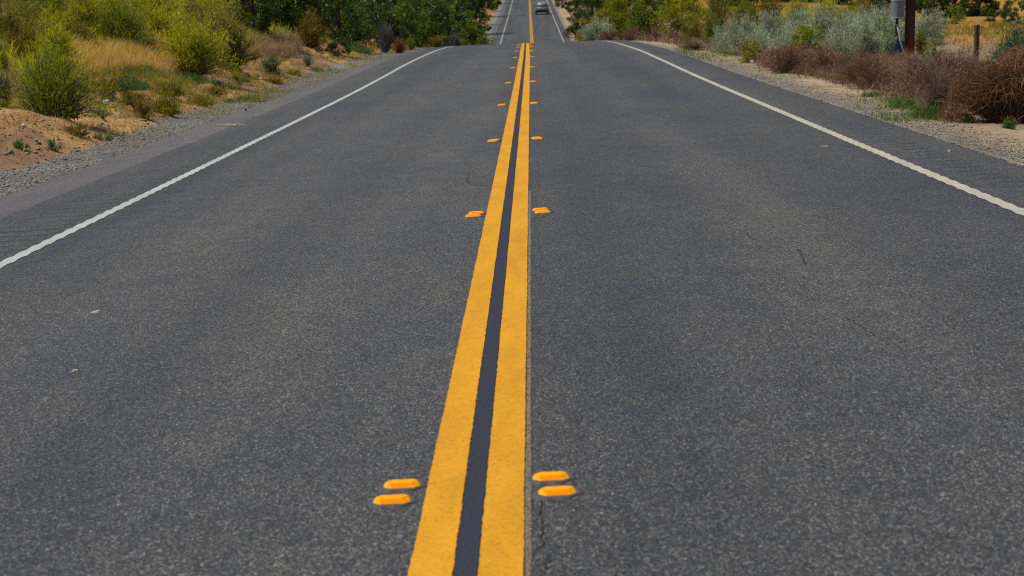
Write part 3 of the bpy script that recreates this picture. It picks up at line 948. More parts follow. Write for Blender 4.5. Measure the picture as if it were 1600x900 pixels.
# --- right verge
shrub('dead', 1474, 1690, 76, 192, 'big rust-brown tangle of dead brush nearest the road', None, GR, 1.7, depth=.7, mat='deadrust', thick=80)
shrub('dead', 1330, 1420, 98, 142, 'low brown dead brush in front of the blue valve box', None, GR, 1.5)
shrub('dead', 1395, 1500, 86, 150, 'brown dead brush just left of the big tangle', None, GR, 1.7)
shrub('dead', 1440, 1560, 74, 120, 'greyish brown dead brush below the fence post', 25, GR, 1.6)
shrub('russet', 1188, 1262, 60, 116, 'reddish brown brush next to the yellow-green bush', None, GR, 1.1)
shrub('russet', 1246, 1330, 64, 120, 'reddish brown brush left of the pale drooping sagebrush', None, GR, 1.1)
shrub('russet', 1292, 1350, 88, 132, 'dusty brown brush in front of the pale drooping sagebrush', None, GR, .9, mat='deadrusset')
shrub('weed', 1380, 1436, 144, 170, 'green weed clump at the edge of the tan gravel', None, GR, .8)
shrub('weed', 1416, 1500, 146, 186, 'widest green weed clump, left of the big dead tangle', None, GR, .9)
shrub('weed', 1344, 1372, 138, 152, 'small round green weed alone on the gravel edge', None, GR, .9)
shrub('weed', 1492, 1526, 180, 192, 'flat green weed under the big dead tangle', None, GR, .8)
shrub('weed', 1560, 1590, 190, 204, 'low green weed at the right edge of the gravel', None, GR, .8)
shrub('bright', 1148, 1188, 62, 99, 'bright yellow-green bush beside the gravel', None, GR, 1.1, mat='weedyellow')
shrub('bright', 1232, 1288, 44, 66, 'yellow-green bush between the sagebrush and the red brush', 41, GR, 1.0)
shrub('sage', 1108 - 4, 1152 + 4, 44 - 2, 84, 'pale sagebrush nearest the crest, low and round', None, GR, 1.6, hmul=1.05)
shrub('sage', 1128 - 6, 1190 + 6, 24 - 2, 78, 'grey sagebrush with bare dark twigs showing', 45, GR, 1.6, hmul=1.05)
shrub('sage', 1176 - 6, 1232 + 6, 18 - 2, 62, 'sagebrush with a dark hollow under it', 47, GR, 1.6, hmul=1.05)
shrub('sage', 1224 - 5, 1272 + 5, 12 - 2, 56, 'spiky sagebrush behind the yellow-green bush', 48, GR, 1.6, hmul=1.05)
shrub('sage', 1256 - 5, 1306 + 5, 8 - 2, 58, 'tall sagebrush at the middle of the grey row', 46, GR, 1.6, hmul=1.05)
shrub('sage', 1290 - 5, 1342 + 5, 18 - 2, 74, 'broad sagebrush right of the tall one', 42, GR, 1.6, hmul=1.05)
shrub('sage', 1318 - 6, 1376 + 6, 30 - 2, 100, 'pale drooping sagebrush nearest the road', None, GR, 1.6, hmul=1.05)
shrub('sage', 1346 - 6, 1402 + 6, 14 - 2, 74, 'upright sagebrush left of the grey canister', 44, GR, 1.6, hmul=1.05)
shrub('sage', 1366 - 3, 1400 + 3, 40 - 2, 84, 'sagebrush beside the blue valve box', 38.5, GR, 1.6, hmul=1.05)
shrub('sage', 1424 - 6, 1482 + 6, 16 - 2, 66, 'sagebrush right behind the wooden pole', 46, GR, 1.6, hmul=1.05)
shrub('greygreen', 1428, 1484, 62, 92, 'low grey-green bush at the right of the wooden pole', 31, GR, .8)
shrub('olive', 1424, 1452, 44, 72, 'small olive bush touching the wooden pole', 41.5, GR, .8)
shrub('greygreen', 1540, 1640, 28, 86, 'blue-green bush at the right edge behind the dead tangle', 30, GR, 1.1, mat='bluegreen')
shrub('weedyellow', 1398, 1440, 74, 96, 'yellow-green weeds around the foot of the wooden pole', 34, GR, .8)
shrub('olive', 1060, 1104, 24, 74, 'mixed olive shrub with an orange tinge, left of the sagebrush', 56, GR)
shrub('olive', 1092, 1136, 14, 66, 'brownish olive shrub behind the pale low sagebrush', 58, GR, mat='broomdark')
shrub('dead', 1062, 1104, 54, 79, 'pale straw-coloured dry bush at the edge of the shoulder', None, GR, 1.1, mat='strawtwig')
shrub('russet', 930, 972, 43, 62, 'purple-brown brush starting right at the crest', 84, GR)
shrub('russet', 962, 1010, 40, 64, 'purple-brown brush second from the crest', 80, GR)
shrub('russet', 1000, 1046, 42, 68, 'purple-brown brush third from the crest', 72, GR)
shrub('russet', 1036, 1074, 46, 72, 'purple-brown brush next to the straw-coloured bush', 66, GR)
shrub('sage', 908 - 5, 958 + 5, 28 - 2, 60, 'pale sagebrush standing alone beyond the crest', 95, GR, 1.6, hmul=1.05)
shrub('bright', 894, 938, 19, 46, 'yellow olive bush beside the far tan verge', 150, GR, mat='olivebright')
shrub('oak', 882, 922, -18, 36, 'dark oak bush at the right of the grey car', 190, GR)
shrub('oak', 905, 952, -22, 26, 'dark oak bush behind the yellow olive bush', 165, GR)
shrub('leafy', 936, 1000, -6, 46, 'green bush above the purple-brown brush, nearest the road', 108, GR, 1.9, mat='bright')
shrub('leafy', 976, 1050, -8, 48, 'large dark-hearted green bush above the purple-brown brush', 104, GR, 1.9)
shrub('bright', 1028, 1098, -10, 46, 'yellow-green leafy bush right of the dark-hearted one', 98, GR, 1.9)
shrub('oak', 866, 892, -22, 14, 'small dark oak bush beside the far white line', 290, GR)
GB = 'brush on the flat behind the sagebrush'
for k, (u0, u1, vt, d, kd, lab) in enumerate((
        (1086, 1150, -14, 84, 'olive', 'olive brush behind the mixed olive shrub'), (1130, 1190, -12, 78, 'broomdark', 'dark green brush over the twiggy sagebrush'),
        (1176, 1230, -16, 86, 'olive', 'orange-tinged brush over the hollow sagebrush'), (1214, 1276, -10, 74, 'broom', 'bright brush over the spiky sagebrush'),
        (1262, 1322, -12, 80, 'broom', 'yellow-green brush over the tall sagebrush'), (1310, 1370, -8, 88, 'olive', 'olive brush over the broad sagebrush'),
        (1348, 1400, -14, 92, 'oak', 'dark brush left of the grey canister'), (1300, 1352, 8, 70, 'bright', 'low yellow brush peeping over the drooping sagebrush'),
        (1376, 1424, 6, 76, 'broom', 'bright brush seen between canister and pole'), (1150, 1200, 4, 68, 'olive', 'golden olive brush peeping over the sagebrush'))):
    shrub(kd, u0, u1, vt, 0, lab, d, GB, dens=1.0)
GH = 'dark oaks at the foot of the right hand hill'
for u0, u1, h_, d, lab in ((1426, 1484, 2.6, 104, 'dark oak just right of the wooden pole'), (1456, 1520, 3.0, 110, 'widest dark oak at the foot of the ochre hill'),
                           (1494, 1556, 2.8, 106, 'dark oak above the fence post'), (1398, 1454, 2.8, 118, 'dark oak half hidden by the wooden pole'),
                           (1340, 1404, 5, 128, 'dark oak far behind the grey canister'), (1270, 1350, 5, 134, 'dark oak far behind the tall sagebrush'),
                           (1180, 1276, 5.5, 140, 'dark oak far behind the hollow sagebrush'), (1096, 1190, 5.5, 130, 'dark oak far behind the twiggy sagebrush'), (1000, 1100, 6, 150, 'dark oak far behind the leafy green bushes'), (930, 1010, 7, 190, 'dark oak on the far right slope beyond the crest')):
    tree(u0, u1, h_, d, lab, GH, dens=1.7)
shrub('leafy', 1478, 1502, 8, 26, 'small rounded green bush in front of the widest dark oak', 96, GH)
for u0, u1, vt, vb, d, lab in ((1556, 1578, 9, 22, 92, 'dark bush low on the ochre hillside'), (1566, 1592, -2, 10, 100, 'dark bush high on the ochre hillside'), (1590, 1640, 2, 18, 88, 'bush at the right edge of the ochre hillside'), (1532, 1552, 6, 22, 100, 'grey bush where the ochre hillside begins')):
    shrub('oak', u0, u1, vt, vb, lab, d, 'bushes on the ochre hillside')
shrub('weedyellow', 1536, 1590, 26, 40, 'yellow-green low brush at the foot of the ochre hillside', 78, GB)
shrub('weedyellow', 1456, 1500, 24, 36, 'olive low brush in front of the dark oaks', 84, GB, mat='olive')

# second rank of shrubs that closes the bank
for x, y, w_, h_, kd, lab in ((-13.2, 40, 1.9, 1.0, 'broom', 'yellow-green shrub in the second rank above the wide one'), (-11.2, 37, 1.7, .8, 'broom', 'low yellow-green shrub between the feathery one and the deep green one'),
                              (-14.8, 44, 2.2, 1.2, 'broomdark', 'olive green shrub in the second rank at the upper left'), (-9.6, 36, 1.2, .7, 'broomdark', 'low green shrub behind the golden grass'),
                              (-8.9, 39.5, 1.5, .9, 'broom', 'yellow-green shrub above the round one'), (-10.6, 45, 2.2, 1.1, 'broom', 'yellow-green shrub in the second rank over the straw-tipped one'),
                              (-7.6, 42, 1.1, .8, 'olive', 'olive shrub between the straw-tipped one and the first oak'), (-12.5, 50, 2.6, 1.4, 'broomdark', 'dark olive shrub in the third rank of the bank'),
                              (-15.5, 54, 3.0, 1.6, 'broom', 'pale green shrub in the third rank of the bank'), (-8.4, 48, 1.6, .9, 'broomdark', 'deep green shrub left of the first oak')):
    shrub(kd, 0, 0, 0, 0, lab, pos=(x, y), size=(w_, h_), group=GL, dens=1.1)

tree(0, 0, 3.2, 0, 'oak bush filling the gap beside the far tan verge', GO, pos=(-6.6, 172), wid=3.0)
tree(0, 0, 4.5, 0, 'oak on the dip of the road behind the bright green oak bush', GO, pos=(-7.2, 140), wid=4.5)
tree(0, 0, 4.5, 0, 'oak halfway along the far road on the left', GO, pos=(-8.2, 232), wid=4.5)
tree(0, 0, 6, 0, 'tall oak behind the halfway one on the far left road', GO, pos=(-10.5, 285), wid=6)

for x, y, w_, h_, lab in ((-8.2, 53, 1.9, .9, 'low dark leafy growth under the first oak'), (-7.4, 58, 1.8, .9, 'low dark leafy growth under the darkest oak'), (-7.0, 66, 2.0, 1.0, 'low dark leafy growth under the oak over the grey twigs'), (-6.9, 76, 2.2, 1.1, 'low dark leafy growth near the yellow-green sprout'), (-6.6, 88, 2.4, 1.2, 'low dark leafy growth behind the low olive mound')):
    shrub('oak', 0, 0, 0, 0, lab, pos=(x, y), size=(w_, h_), group=GO, dens=1.2)

# FILL: more of the shrub mass, row over row up the bank
ROWW = ['just behind the front shrub', 'above the golden grass', 'high on the left bank', 'along the top left picture edge']
NTH = ['first', 'second', 'third', 'fourth', 'fifth', 'sixth', 'seventh', 'last']
fr = np.random.default_rng(77)
for r_i, (u0, u1, v0, v1, n_, hh_) in enumerate(((20, 150, 96, 70, 3, .62), (0, 330, 62, 56, 6, .75), (30, 390, 40, 34, 7, .85), (-20, 400, 20, 12, 8, .95))):
    for j in range(n_):
        uu = u0 + (u1 - u0) * (j + .5) / n_ + fr.normal() * 9; vv = v0 + (v1 - v0) * j / n_ + fr.normal() * 3
        g_ = ground_hit(uu, vv)[0]
        kd = ['broom', 'broomdark', 'broom', 'olive', 'broom'][int(fr.integers(0, 5))]
        tone = {'broom': 'yellow-green', 'broomdark': 'dark green', 'olive': 'olive'}[kd]
        sz_ = hh_ * fr.uniform(.75, 1.25)
        shrub(kd, 0, 0, 0, 0, f'{tone} shrub, {NTH[7 if j == n_ - 1 else j]} from left in the row {ROWW[r_i]}', pos=(float(g_[0]), float(g_[1])), size=(sz_ * 1.9, sz_), group=GL, dens=1.1, mat='paletip' if fr.uniform() < .22 else None)
for j, (x, y, w_, h_) in enumerate(((5.3, 24.5, 1.3, .55), (5.1, 27.5, 1.4, .5), (5.4, 31, 1.5, .5), (5.2, 35, 1.6, .45), (5.6, 39, 1.7, .4), (6.4, 28, 1.6, .42), (6.9, 33, 1.7, .34), (6.3, 22, 1.5, .62))):
    shrub('dead' if j % 2 else 'russet', 0, 0, 0, 0, ('low brown brush hugging the gravel beside the wide green weed clump', 'low brown brush behind the small round green weed', 'low brown brush at the gravel left of the small round weed', 'low brush in front of the pale drooping sagebrush, by the gravel', 'farthest low brown brush, next to the bright yellow-green bush', 'low brown brush in front of the utility pole', 'low brown brush at the foot of the blue valve box', 'low brown brush directly left of the big tangle, behind the grass')[j], pos=(x, y), size=(w_, h_), group=GR, dens=1.2, mat='deadrusset' if j % 3 == 0 else None)

# second_tangle
shrub('dead', 1536, 1680, 70, 150, 'brown tangle of dead brush behind the big one at the right edge', 22.5, GR, 1.5, mat='deadrust', thick=40)
shrub('dead', 1440, 1500, 92, 160, 'low loose heap of dead twigs at the left foot of the big tangle', 20.5, GR, 1.0, mat='deadrusset')

# weed tufts on the bank
for j, (uu, vv, w_, h_) in enumerate(((158, 150, .5, .28), (196, 140, .6, .3), (210, 172, .45, .2), (262, 150, .6, .32), (300, 130, .5, .22), (335, 150, .5, .16), (372, 128, .45, .2), (384, 160, .5, .12), (430, 132, .5, .14), (455, 118, .4, .16), (500, 112, .5, .14), (120, 212, .4, .1))):
    g_ = ground_hit(uu, vv)[0]
    shrub(['weedyellow', 'weed', 'olive'][j % 3], 0, 0, 0, 0, ('yellow-green weed tuft at the right foot of the dark green shrub', 'green weed tuft below the middle of the golden grass', 'brownish weed tuft just left of the brownish green tuft', 'yellow-green weed tuft behind the orange flower', 'green weed tuft left of the round yellow-green shrub', 'brownish weed tuft above the low yellow weed clump', 'yellow-green weed tuft at the foot of the straw-tipped shrub', 'green weed tuft by the dark pebble on the shoulder', 'brownish weed tuft below the grey-green round bush', 'yellow-green weed tuft left of the small dusty tuft', 'green weed tuft right of the small dusty tuft', 'brownish weed tuft nearest the gravel on the bare sand')[j], pos=(float(g_[0]), float(g_[1])), size=(w_ * 1.3, h_ * 1.2), group='weed tufts on the bank')

# sage fill
for j, (x, y, w_, h_) in enumerate(((5.9, 41.5, 1.4, .75), (6.3, 45, 1.5, .85), (6.9, 47, 1.5, .95), (7.4, 43.5, 1.5, .9), (7.9, 46.5, 1.5, 1.0), (8.4, 44.5, 1.4, .95), (5.3, 44, 1.3, .65), (6.7, 40, 1.3, .7), (9.3, 47, 1.5, .95), (8.9, 49, 1.6, 1.05))):
    shrub('sage', 0, 0, 0, 0, ('sagebrush in front of the spiky one, left of the yellow-green bush', 'sagebrush half hidden behind the yellow-green bush', 'sagebrush between the spiky one and the tall one', 'sagebrush behind the pale drooping one, in mid row', 'back row sagebrush behind the broad one', 'sagebrush filling the gap just left of the valve box', 'lowest sagebrush, at the foot of the twiggy one', 'small sagebrush pressed against the pale drooping one', 'sagebrush directly behind the grey canister', 'rearmost sagebrush, left of the canister, under the dark brush')[j], pos=(x, y), size=(w_, h_), group='sagebrush filling the grey row', dens=1.3)
#VEG-END

# ------------------------------------------------------------------ ground cover: grass and stones
def quad_ground(u0, v0, u1, v1):
    pts = ground_hit([u0, u1, u1, u0], [v1, v1, v0, v0])
    return pts[:, :2]


def in_quads(quads, n, rng):
    ar = []
    for qd in quads:
        a, b, c, d = qd
        ar.append(abs(np.cross(b - a, c - a)) / 2 + abs(np.cross(c - a, d - a)) / 2)
    ar = np.array(ar); k = rng.choice(len(quads), n, p=ar / ar.sum())
    qa = np.array(quads)[k]
    s = rng.uniform(size=(n, 1)); t = rng.uniform(size=(n, 1))
    P = (qa[:, 0] * (1 - s) + qa[:, 1] * s) * (1 - t) + (qa[:, 3] * (1 - s) + qa[:, 2] * s) * t
    return P + rng.normal(size=P.shape) * [.16, .5] * rng.uniform(0, 1, (n, 1))


def blades(name, P, h, w, mat, rng, label, lean=.35, patch=.5):
    n = len(P)
    keep = fbm(P[:, 0] * 2.2, P[:, 1] * 1.4, 17) + rng.normal(size=n) * .06 > patch * .9
    P = P[keep]; n = len(P)
    z = terrain(P[:, 0], P[:, 1]) - .01
    B = np.column_stack([P, z])
    hh = h * rng.uniform(.45, 1.25, n) * (.6 + .8 * fbm(P[:, 0] * 1.3, P[:, 1] * 1.1, 23))
    D = rng.normal(size=(n, 3)) * lean; D[:, 2] = 1; D = unit(D)
    a = rng.uniform(0, 6.28, n); sd = np.column_stack([np.cos(a), np.sin(a), np.zeros(n)])
    ww = (w * rng.uniform(.6, 1.4, n) * np.maximum(1, P[:, 1] / 26))[:, None]
    mid = B + D * hh[:, None] * .55
    tip = B + unit(D + rng.normal(size=(n, 3)) * [.35, .35, .05]) * hh[:, None]
    V = np.stack([B - sd * ww * .5, B + sd * ww * .5, mid + sd * ww * .4, tip, mid - sd * ww * .4], 1).reshape(-1, 3)
    i = np.arange(n) * 5
    q = np.stack([i, i + 1, i + 2, i + 4], 1); t = np.stack([i + 4, i + 2, i + 3], 1)
    tint = np.clip(rng.normal(.5, .22, n), 0, 1)
    o = link(name, mesh_np(name, V, q, t, np.concatenate([tint, np.clip(tint + .1, 0, 1)]), M[mat]))
    return tag(o, label, 'grass', kind='stuff')


def stones(name, P, size, mat, rng, label):
    n = len(P)
    z = terrain(P[:, 0], P[:, 1])
    s = size * np.exp(rng.normal(size=n) * .45)
    base = np.array([[1, 0, 0], [-1, 0, 0], [0, 1, 0], [0, -1, 0], [0, 0, 1], [0, 0, -1]], float)
    V = base[None] * s[:, None, None] * rng.uniform(.55, 1.15, (n, 6, 1)) + rng.normal(size=(n, 6, 3)) * s[:, None, None] * .22
    V[..., 2] *= .7
    a = rng.uniform(0, 6.28, n); ca, sa = np.cos(a), np.sin(a)
    Vx = V[..., 0] * ca[:, None] - V[..., 1] * sa[:, None]; Vy = V[..., 0] * sa[:, None] + V[..., 1] * ca[:, None]
    V = np.stack([Vx + P[:, :1], Vy + P[:, 1:2], V[..., 2] + (z + s * .25)[:, None]], -1).reshape(-1, 3)
    f = np.array([[0, 2, 4], [2, 1, 4], [1, 3, 4], [3, 0, 4], [2, 0, 5], [1, 2, 5], [3, 1, 5], [0, 3, 5]])
    t = (np.arange(n)[:, None, None] * 6 + f[None]).reshape(-1, 3)
    tint = np.repeat(np.clip(rng.normal(.42, .25, n), 0, 1), 8)
    return tag(link(name, mesh_np(name, V, None, t, tint, M[mat])), label, 'gravel', kind='stuff')


#COVER-BEGIN
rg = np.random.default_rng(11)
gq = quad_ground
def Q(u0, v0, u1, v1): return gq(u0, v0, u1, v1)
blades('dry_grass', in_quads([Q(112, 80, 275, 120)], 14000, rg), .36, .006, 'drygrass', rg, 'golden dry grass below the deep green shrubs on the bank', patch=.2)
blades('dry_grass', in_quads([Q(396, 58, 462, 92)], 6000, rg), .34, .007, 'pinkgrass', rg, 'pinkish dry grass above the grey-green round bush', patch=.25)
blades('dry_grass', in_quads([Q(630, 54, 724, 72), Q(560, 72, 650, 80)], 5000, rg), .24, .008, 'drygrass', rg, 'straw grass at the foot of the oaks', patch=.4)
blades('grass', in_quads([Q(138, 116, 292, 146)], 5000, rg), .17, .006, 'weedyellow', rg, 'green grass fringe below the golden dry grass', patch=.35)
blades('grass', in_quads([Q(140, 186, 300, 222), Q(300, 146, 420, 186), Q(420, 104, 560, 150), Q(540, 76, 650, 106)], 9000, rg), .09, .006, 'weedyellow', rg, 'thin yellow-green weeds along the edge of the left gravel', patch=.47)
blades('grass', in_quads([Q(0, 196, 140, 240), Q(60, 160, 200, 200)], 1500, rg), .07, .006, 'weedyellow', rg, 'sparse weeds on the bare sand', patch=.55)
blades('grass', in_quads([Q(1060, 72, 1180, 98), Q(1180, 96, 1330, 128), Q(1330, 130, 1480, 176)], 7000, rg), .10, .006, 'weed', rg, 'thin green weeds along the right gravel edge', patch=.47)
qd = lambda a: np.array(a, float)
blades('dry_brush', in_quads([qd([[4.75, 21], [7.5, 21], [8.2, 44], [4.9, 44]])], 26000, rg), .27, .006, 'russet', rg, 'dry reddish stalks filling the ground between the verge shrubs', patch=.3, lean=.5)
blades('dry_brush', in_quads([qd([[4.5, 44], [8.5, 44], [9, 90], [4.4, 90]])], 9000, rg), .30, .009, 'russet', rg, 'purple-brown stalks along the verge up to the crest', patch=.3, lean=.5)
blades('dry_grass', in_quads([qd([[9, 46], [26, 46], [34, 92], [9, 92]])], 9000, rg), .14, .010, 'fieldgrass', rg, 'ochre dry grass covering the field behind the fence post', patch=.42)
blades('grass', in_quads([qd([[9, 40], [18, 40], [28, 80], [9, 80]])], 6000, rg), .26, .010, 'weedyellow', rg, 'yellow-green grass patches in the ochre field', patch=.55)
def strip(xa, xb, ya, yb, n):
    y = ya * (yb / ya) ** rg.uniform(size=n); x = xa + (xb - xa) * rg.uniform(size=n); return np.column_stack([x + xc(y), y])
P = strip(-5.75, -4.55, 9, 48, 60000); k = (XL0 - P[:, 0]) < .78 + .5 * (fbm(P[:, 0] * .4, P[:, 1] * .5, 31) - .47) + rg.normal(size=len(P)) * .08
stones('gravel', P[k], .0062, 'gravel', rg, 'blue-grey crushed stone along the left edge of the road')
P = strip(3.62, 4.5, 10, 44, 30000); k = (P[:, 0] - XR) < .75 + .3 * (fbm(P[:, 0] * .7, P[:, 1] * .6, 55) - .47) + rg.normal(size=len(P)) * .12
stones('gravel', P[k], .0055, 'tangravel', rg, 'fine tan gravel along the right edge of the road')
stones('gravel', strip(-9, -5.2, 12, 45, 6000), .016, 'tangravel', rg, 'scattered clods and pebbles on the sandy bank')

qb = [qd([[-9.3, 26], [-7.4, 26], [-7.2, 60], [-12, 60]]), qd([[-14, 26], [-9.3, 26], [-12, 60], [-22, 60]])]
blades('scrub_grass', in_quads(qb, 60000, rg), .40, .009, 'broom', rg, 'yellow-green wild grass closing the gaps between the shrubs on the bank', patch=.36)
blades('dry_grass', in_quads([qd([[-7.6, 30], [-5.4, 30], [-5.3, 85], [-8.6, 85]])], 9000, rg), .12, .008, 'weedyellow', rg, 'low yellow grass scattered along the foot of the bank', patch=.5)
blades('dry_grass', in_quads([qd([[-9, 16], [-5.9, 16], [-5.7, 34], [-9, 34]])], 2600, rg), .06, .006, 'drygrass', rg, 'sparse straw stubble on the bare sand', patch=.5)

blades('grass', in_quads([Q(1376, 150, 1500, 190)], 5200, rg), .09, .006, 'weed', rg, 'patch of short green grass beside the big dead tangle', patch=.42)

blades('grass', in_quads([Q(150, 112, 290, 138)], 3000, rg), .20, .006, 'weed', rg, 'green blades mixed into the foot of the golden dry grass', patch=.45)

blades('grass', in_quads([Q(140, 140, 300, 185), Q(285, 108, 430, 160)], 7000, rg), .15, .006, 'weedyellow', rg, 'yellow-green weeds scattered over the eroded slope', patch=.50)
blades('dry_grass', in_quads([Q(0, 150, 300, 240), Q(280, 104, 520, 150)], 5000, rg), .09, .005, 'pinkgrass', rg, 'thin dry stalks and litter on the sandy slope', patch=.46)

# nearer verge
blades('dry_grass', in_quads([qd([[5.2, 8], [16, 8], [16, 34], [5.6, 20]]), qd([[7.5, 20], [20, 20], [26, 46], [9, 46]])], 16000, rg), .16, .007, 'pinkgrass', rg, 'pale dry grass on the open ground beside the brush', patch=.46)
blades('dry_brush', in_quads([qd([[5.0, 9], [10, 9], [10, 20], [6.2, 18]])], 5000, rg), .28, .006, 'russet', rg, 'thin brown stalks on the verge nearest the viewer', patch=.5, lean=.5)
#COVER-END

#THINGS-BEGIN
def cyl(bm, p0, p1, r0, r1, n=20, cap=True):
    p0 = Vector(p0); p1 = Vector(p1); ax = (p1 - p0).normalized(); a = ax.orthogonal().normalized(); b = ax.cross(a)
    A = [bm.verts.new(p0 + (a * math.cos(t) + b * math.sin(t)) * r0) for t in [i * 2 * math.pi / n for i in range(n)]]
    B = [bm.verts.new(p1 + (a * math.cos(t) + b * math.sin(t)) * r1) for t in [i * 2 * math.pi / n for i in range(n)]]
    for i in range(n): bm.faces.new((A[i], A[(i + 1) % n], B[(i + 1) % n], B[i]))
    if cap: bm.faces.new(A[::-1]); bm.faces.new(B)
def box(bm, c, s, bev=0):
    r = bmesh.ops.create_cube(bm, size=1, matrix=Matrix.Translation(c) @ Matrix.Diagonal((*s, 1)))
    if bev:
        es = list({e for v in r['verts'] for e in v.link_edges})
        bmesh.ops.bevel(bm, geom=es, offset=bev, segments=2, affect='EDGES')
def tube(pts, r, sides=10):
    v, q = tubes(np.array(pts, float)[None], np.full((1, len(pts)), r), sides); return v, q

def wood_mat(name, lo, hi, stain, stain_z):
    m, nt, out = newmat(name); g = G(nt); v = g.coord((14, 14, .7))
    f = g.noise(v, 1.6, 6, .7)
    c = g.ramp(f, [(.3, lo), (.55, tuple((a + b) / 2 for a, b in zip(lo, hi))), (.75, hi)])
    if stain:
        s = g.n('ShaderNodeSeparateXYZ'); g.l(g.coord(), s.inputs[0])
        n2 = g.noise(g.coord((6, 6, 1.5)), 1.0, 4)
        ad = g.n('ShaderNodeMath', operation='MULTIPLY_ADD'); g.l(n2, ad.inputs[0]); ad.inputs[1].default_value = -1.1; g.l(s.outputs['Z'], ad.inputs[2])
        mr = g.n('ShaderNodeMapRange'); g.l(ad.outputs[0], mr.inputs[0]); mr.inputs[1].default_value = stain_z; mr.inputs[2].default_value = stain_z - .7
        mr.inputs[3].default_value = 0; mr.inputs[4].default_value = .9
        c = g.mix(mr.outputs[0], c, stain)
    g.bsdf(out, c, .85, .15, f, .6, .01)
    return m
# utility pole
px_, py_ = at_depth(1420, 41), 41.0
pz = float(terrain(px_, py_))
pole = empty('utility_pole', (px_, py_, pz - .1))
bm = bmesh.new(); cyl(bm, (0, 0, 0), (0, 0, 8.5), .112, .09, 24)
bm_obj('pole', bm, wood_mat('creosote_wood', (.028, .016, .013), (.125, .074, .056), (.15, .036, .012), .35), pole, True)
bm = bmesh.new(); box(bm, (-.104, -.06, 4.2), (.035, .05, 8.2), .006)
bm_obj('pole_shade_strip', bm, simple('painted_pole_shade', (.018, .014, .016), .8, .2), pole)  # dark strip added for shade on the pole's left side
for z_ in (.55, .95, 1.75):
    bm = bmesh.new(); box(bm, (-.104, -.061, z_), (.05, .06, .025), .004); bm_obj('strap', bm, simple('strap_metal', (.06, .05, .05), .5, .4, metal=.6), pole)
bm = bmesh.new(); box(bm, (-.150, -.05, .92), (.065, .006, .13), .002)
bm_obj('yellow_tag', bm, simple('tag_yellow', (.55, .48, .03), .5, .4), pole)
bm = bmesh.new(); box(bm, (0, 0, 7.6), (2.2, .1, .12), .01); bm_obj('crossarm', bm, simple('crossarm_wood', (.10, .07, .05), .9, .1), pole)
tag(pole, 'dark brown wooden utility pole with a rust-red stained foot', 'pole')
# canister on a stem with a valve box
cx_, cy_ = at_depth(1400.5, 39.5), 39.5
cz_ = float(terrain(cx_, cy_)); top = H - (28 - 12) / F * cy_ ; bx = H - (64 - 12) / F * cy_; 
can = empty('standpipe', (cx_, cy_, cz_))
zb = top - cz_
M['can'] = simple('grey_enamel', (.155, .175, .20), .38, .5, .10, 5)
bm = bmesh.new(); cyl(bm, (0, 0, zb + .02), (0, 0, zb + .36), .138, .142, 32); cyl(bm, (0, 0, zb + .375), (0, 0, zb + .72), .142, .13, 32)
bm_obj('canister', bm, M['can'], can, False)
for k_, (za, ra) in enumerate(((zb, .148), (zb + .36, .150))):
    bm = bmesh.new(); cyl(bm, (0, 0, za), (0, 0, za + .022), ra, ra, 32); bm_obj('rim', bm, simple('pale_rim', (.38, .39, .42), .4, .5), can)
bm = bmesh.new(); cyl(bm, (0, 0, zb - .02), (0, 0, zb), .06, .09, 16); cyl(bm, (-.01, 0, .05), (-.01, 0, zb), .03, .03, 14); cyl(bm, (-.012, 0, bx - cz_ + .18), (-.012, 0, bx - cz_ + .34), .042, .042, 14)
bm_obj('stem', bm, simple('black_pipe', (.018, .022, .022), .5, .4), can, False)
bh = max(.25, bx - cz_)
bm = bmesh.new(); box(bm, (0, -.02, bh / 2), (.26, .22, bh), .015); box(bm, (0, -.02, bh + .012), (.28, .24, .024), .006)
for x_ in (-.07, 0, .07): box(bm, (x_, -.133, bh / 2), (.02, .01, bh * .8), .003)
bm_obj('valve_box', bm, simple('blue_box', (.018, .058, .098), .5, .4, .2, 9), can)
hp = [(-.02, -.05, bh + .36), (0, -.12, bh + .22), (.03, -.16, bh + .05), (.08, -.18, bh - .12), (.15, -.17, bh - .3), (.17, -.16, max(-.02, bh - .5))]
hp = np.array(hp); tt_ = np.linspace(0, 5, 30); hp = np.column_stack([np.interp(tt_, range(6), hp[:, i]) for i in range(3)])
v_, q_ = tube(hp, .016); link('hose', mesh_np('hose', v_, q_, None, None, simple('pale_hose', (.38, .42, .46), .5, .4), True), can)
tag(can, 'grey metal canister on a black stem above a blue valve box with a pale hose', 'standpipe')
# fence post
fy = 36.0; fx = at_depth(1524.5, fy); fz_ = float(terrain(fx, fy)); fh = H - (36 - 12) / F * fy - fz_
post = empty('fence_post', (fx, fy, fz_ - .05), .35)
bm = bmesh.new(); box(bm, (0, 0, fh / 2), (.082, .08, fh + .05), .008)
for v in bm.verts:
    if v.co.z > fh * .9: v.co.z += v.co.x * .25
bm_obj('post', bm, wood_mat('weathered_wood', (.035, .024, .018), (.17, .115, .078), None, 0), post)
for z_ in (fh * .45, fh * .8):
    bm = bmesh.new(); box(bm, (0, -.046, z_), (.06, .012, .012), .003); bm_obj('wire_staple', bm, simple('old_wire', (.10, .08, .07), .6, .3, metal=.5), post)
tag(post, 'short weathered wooden fence post standing in the ochre field', 'fence post')

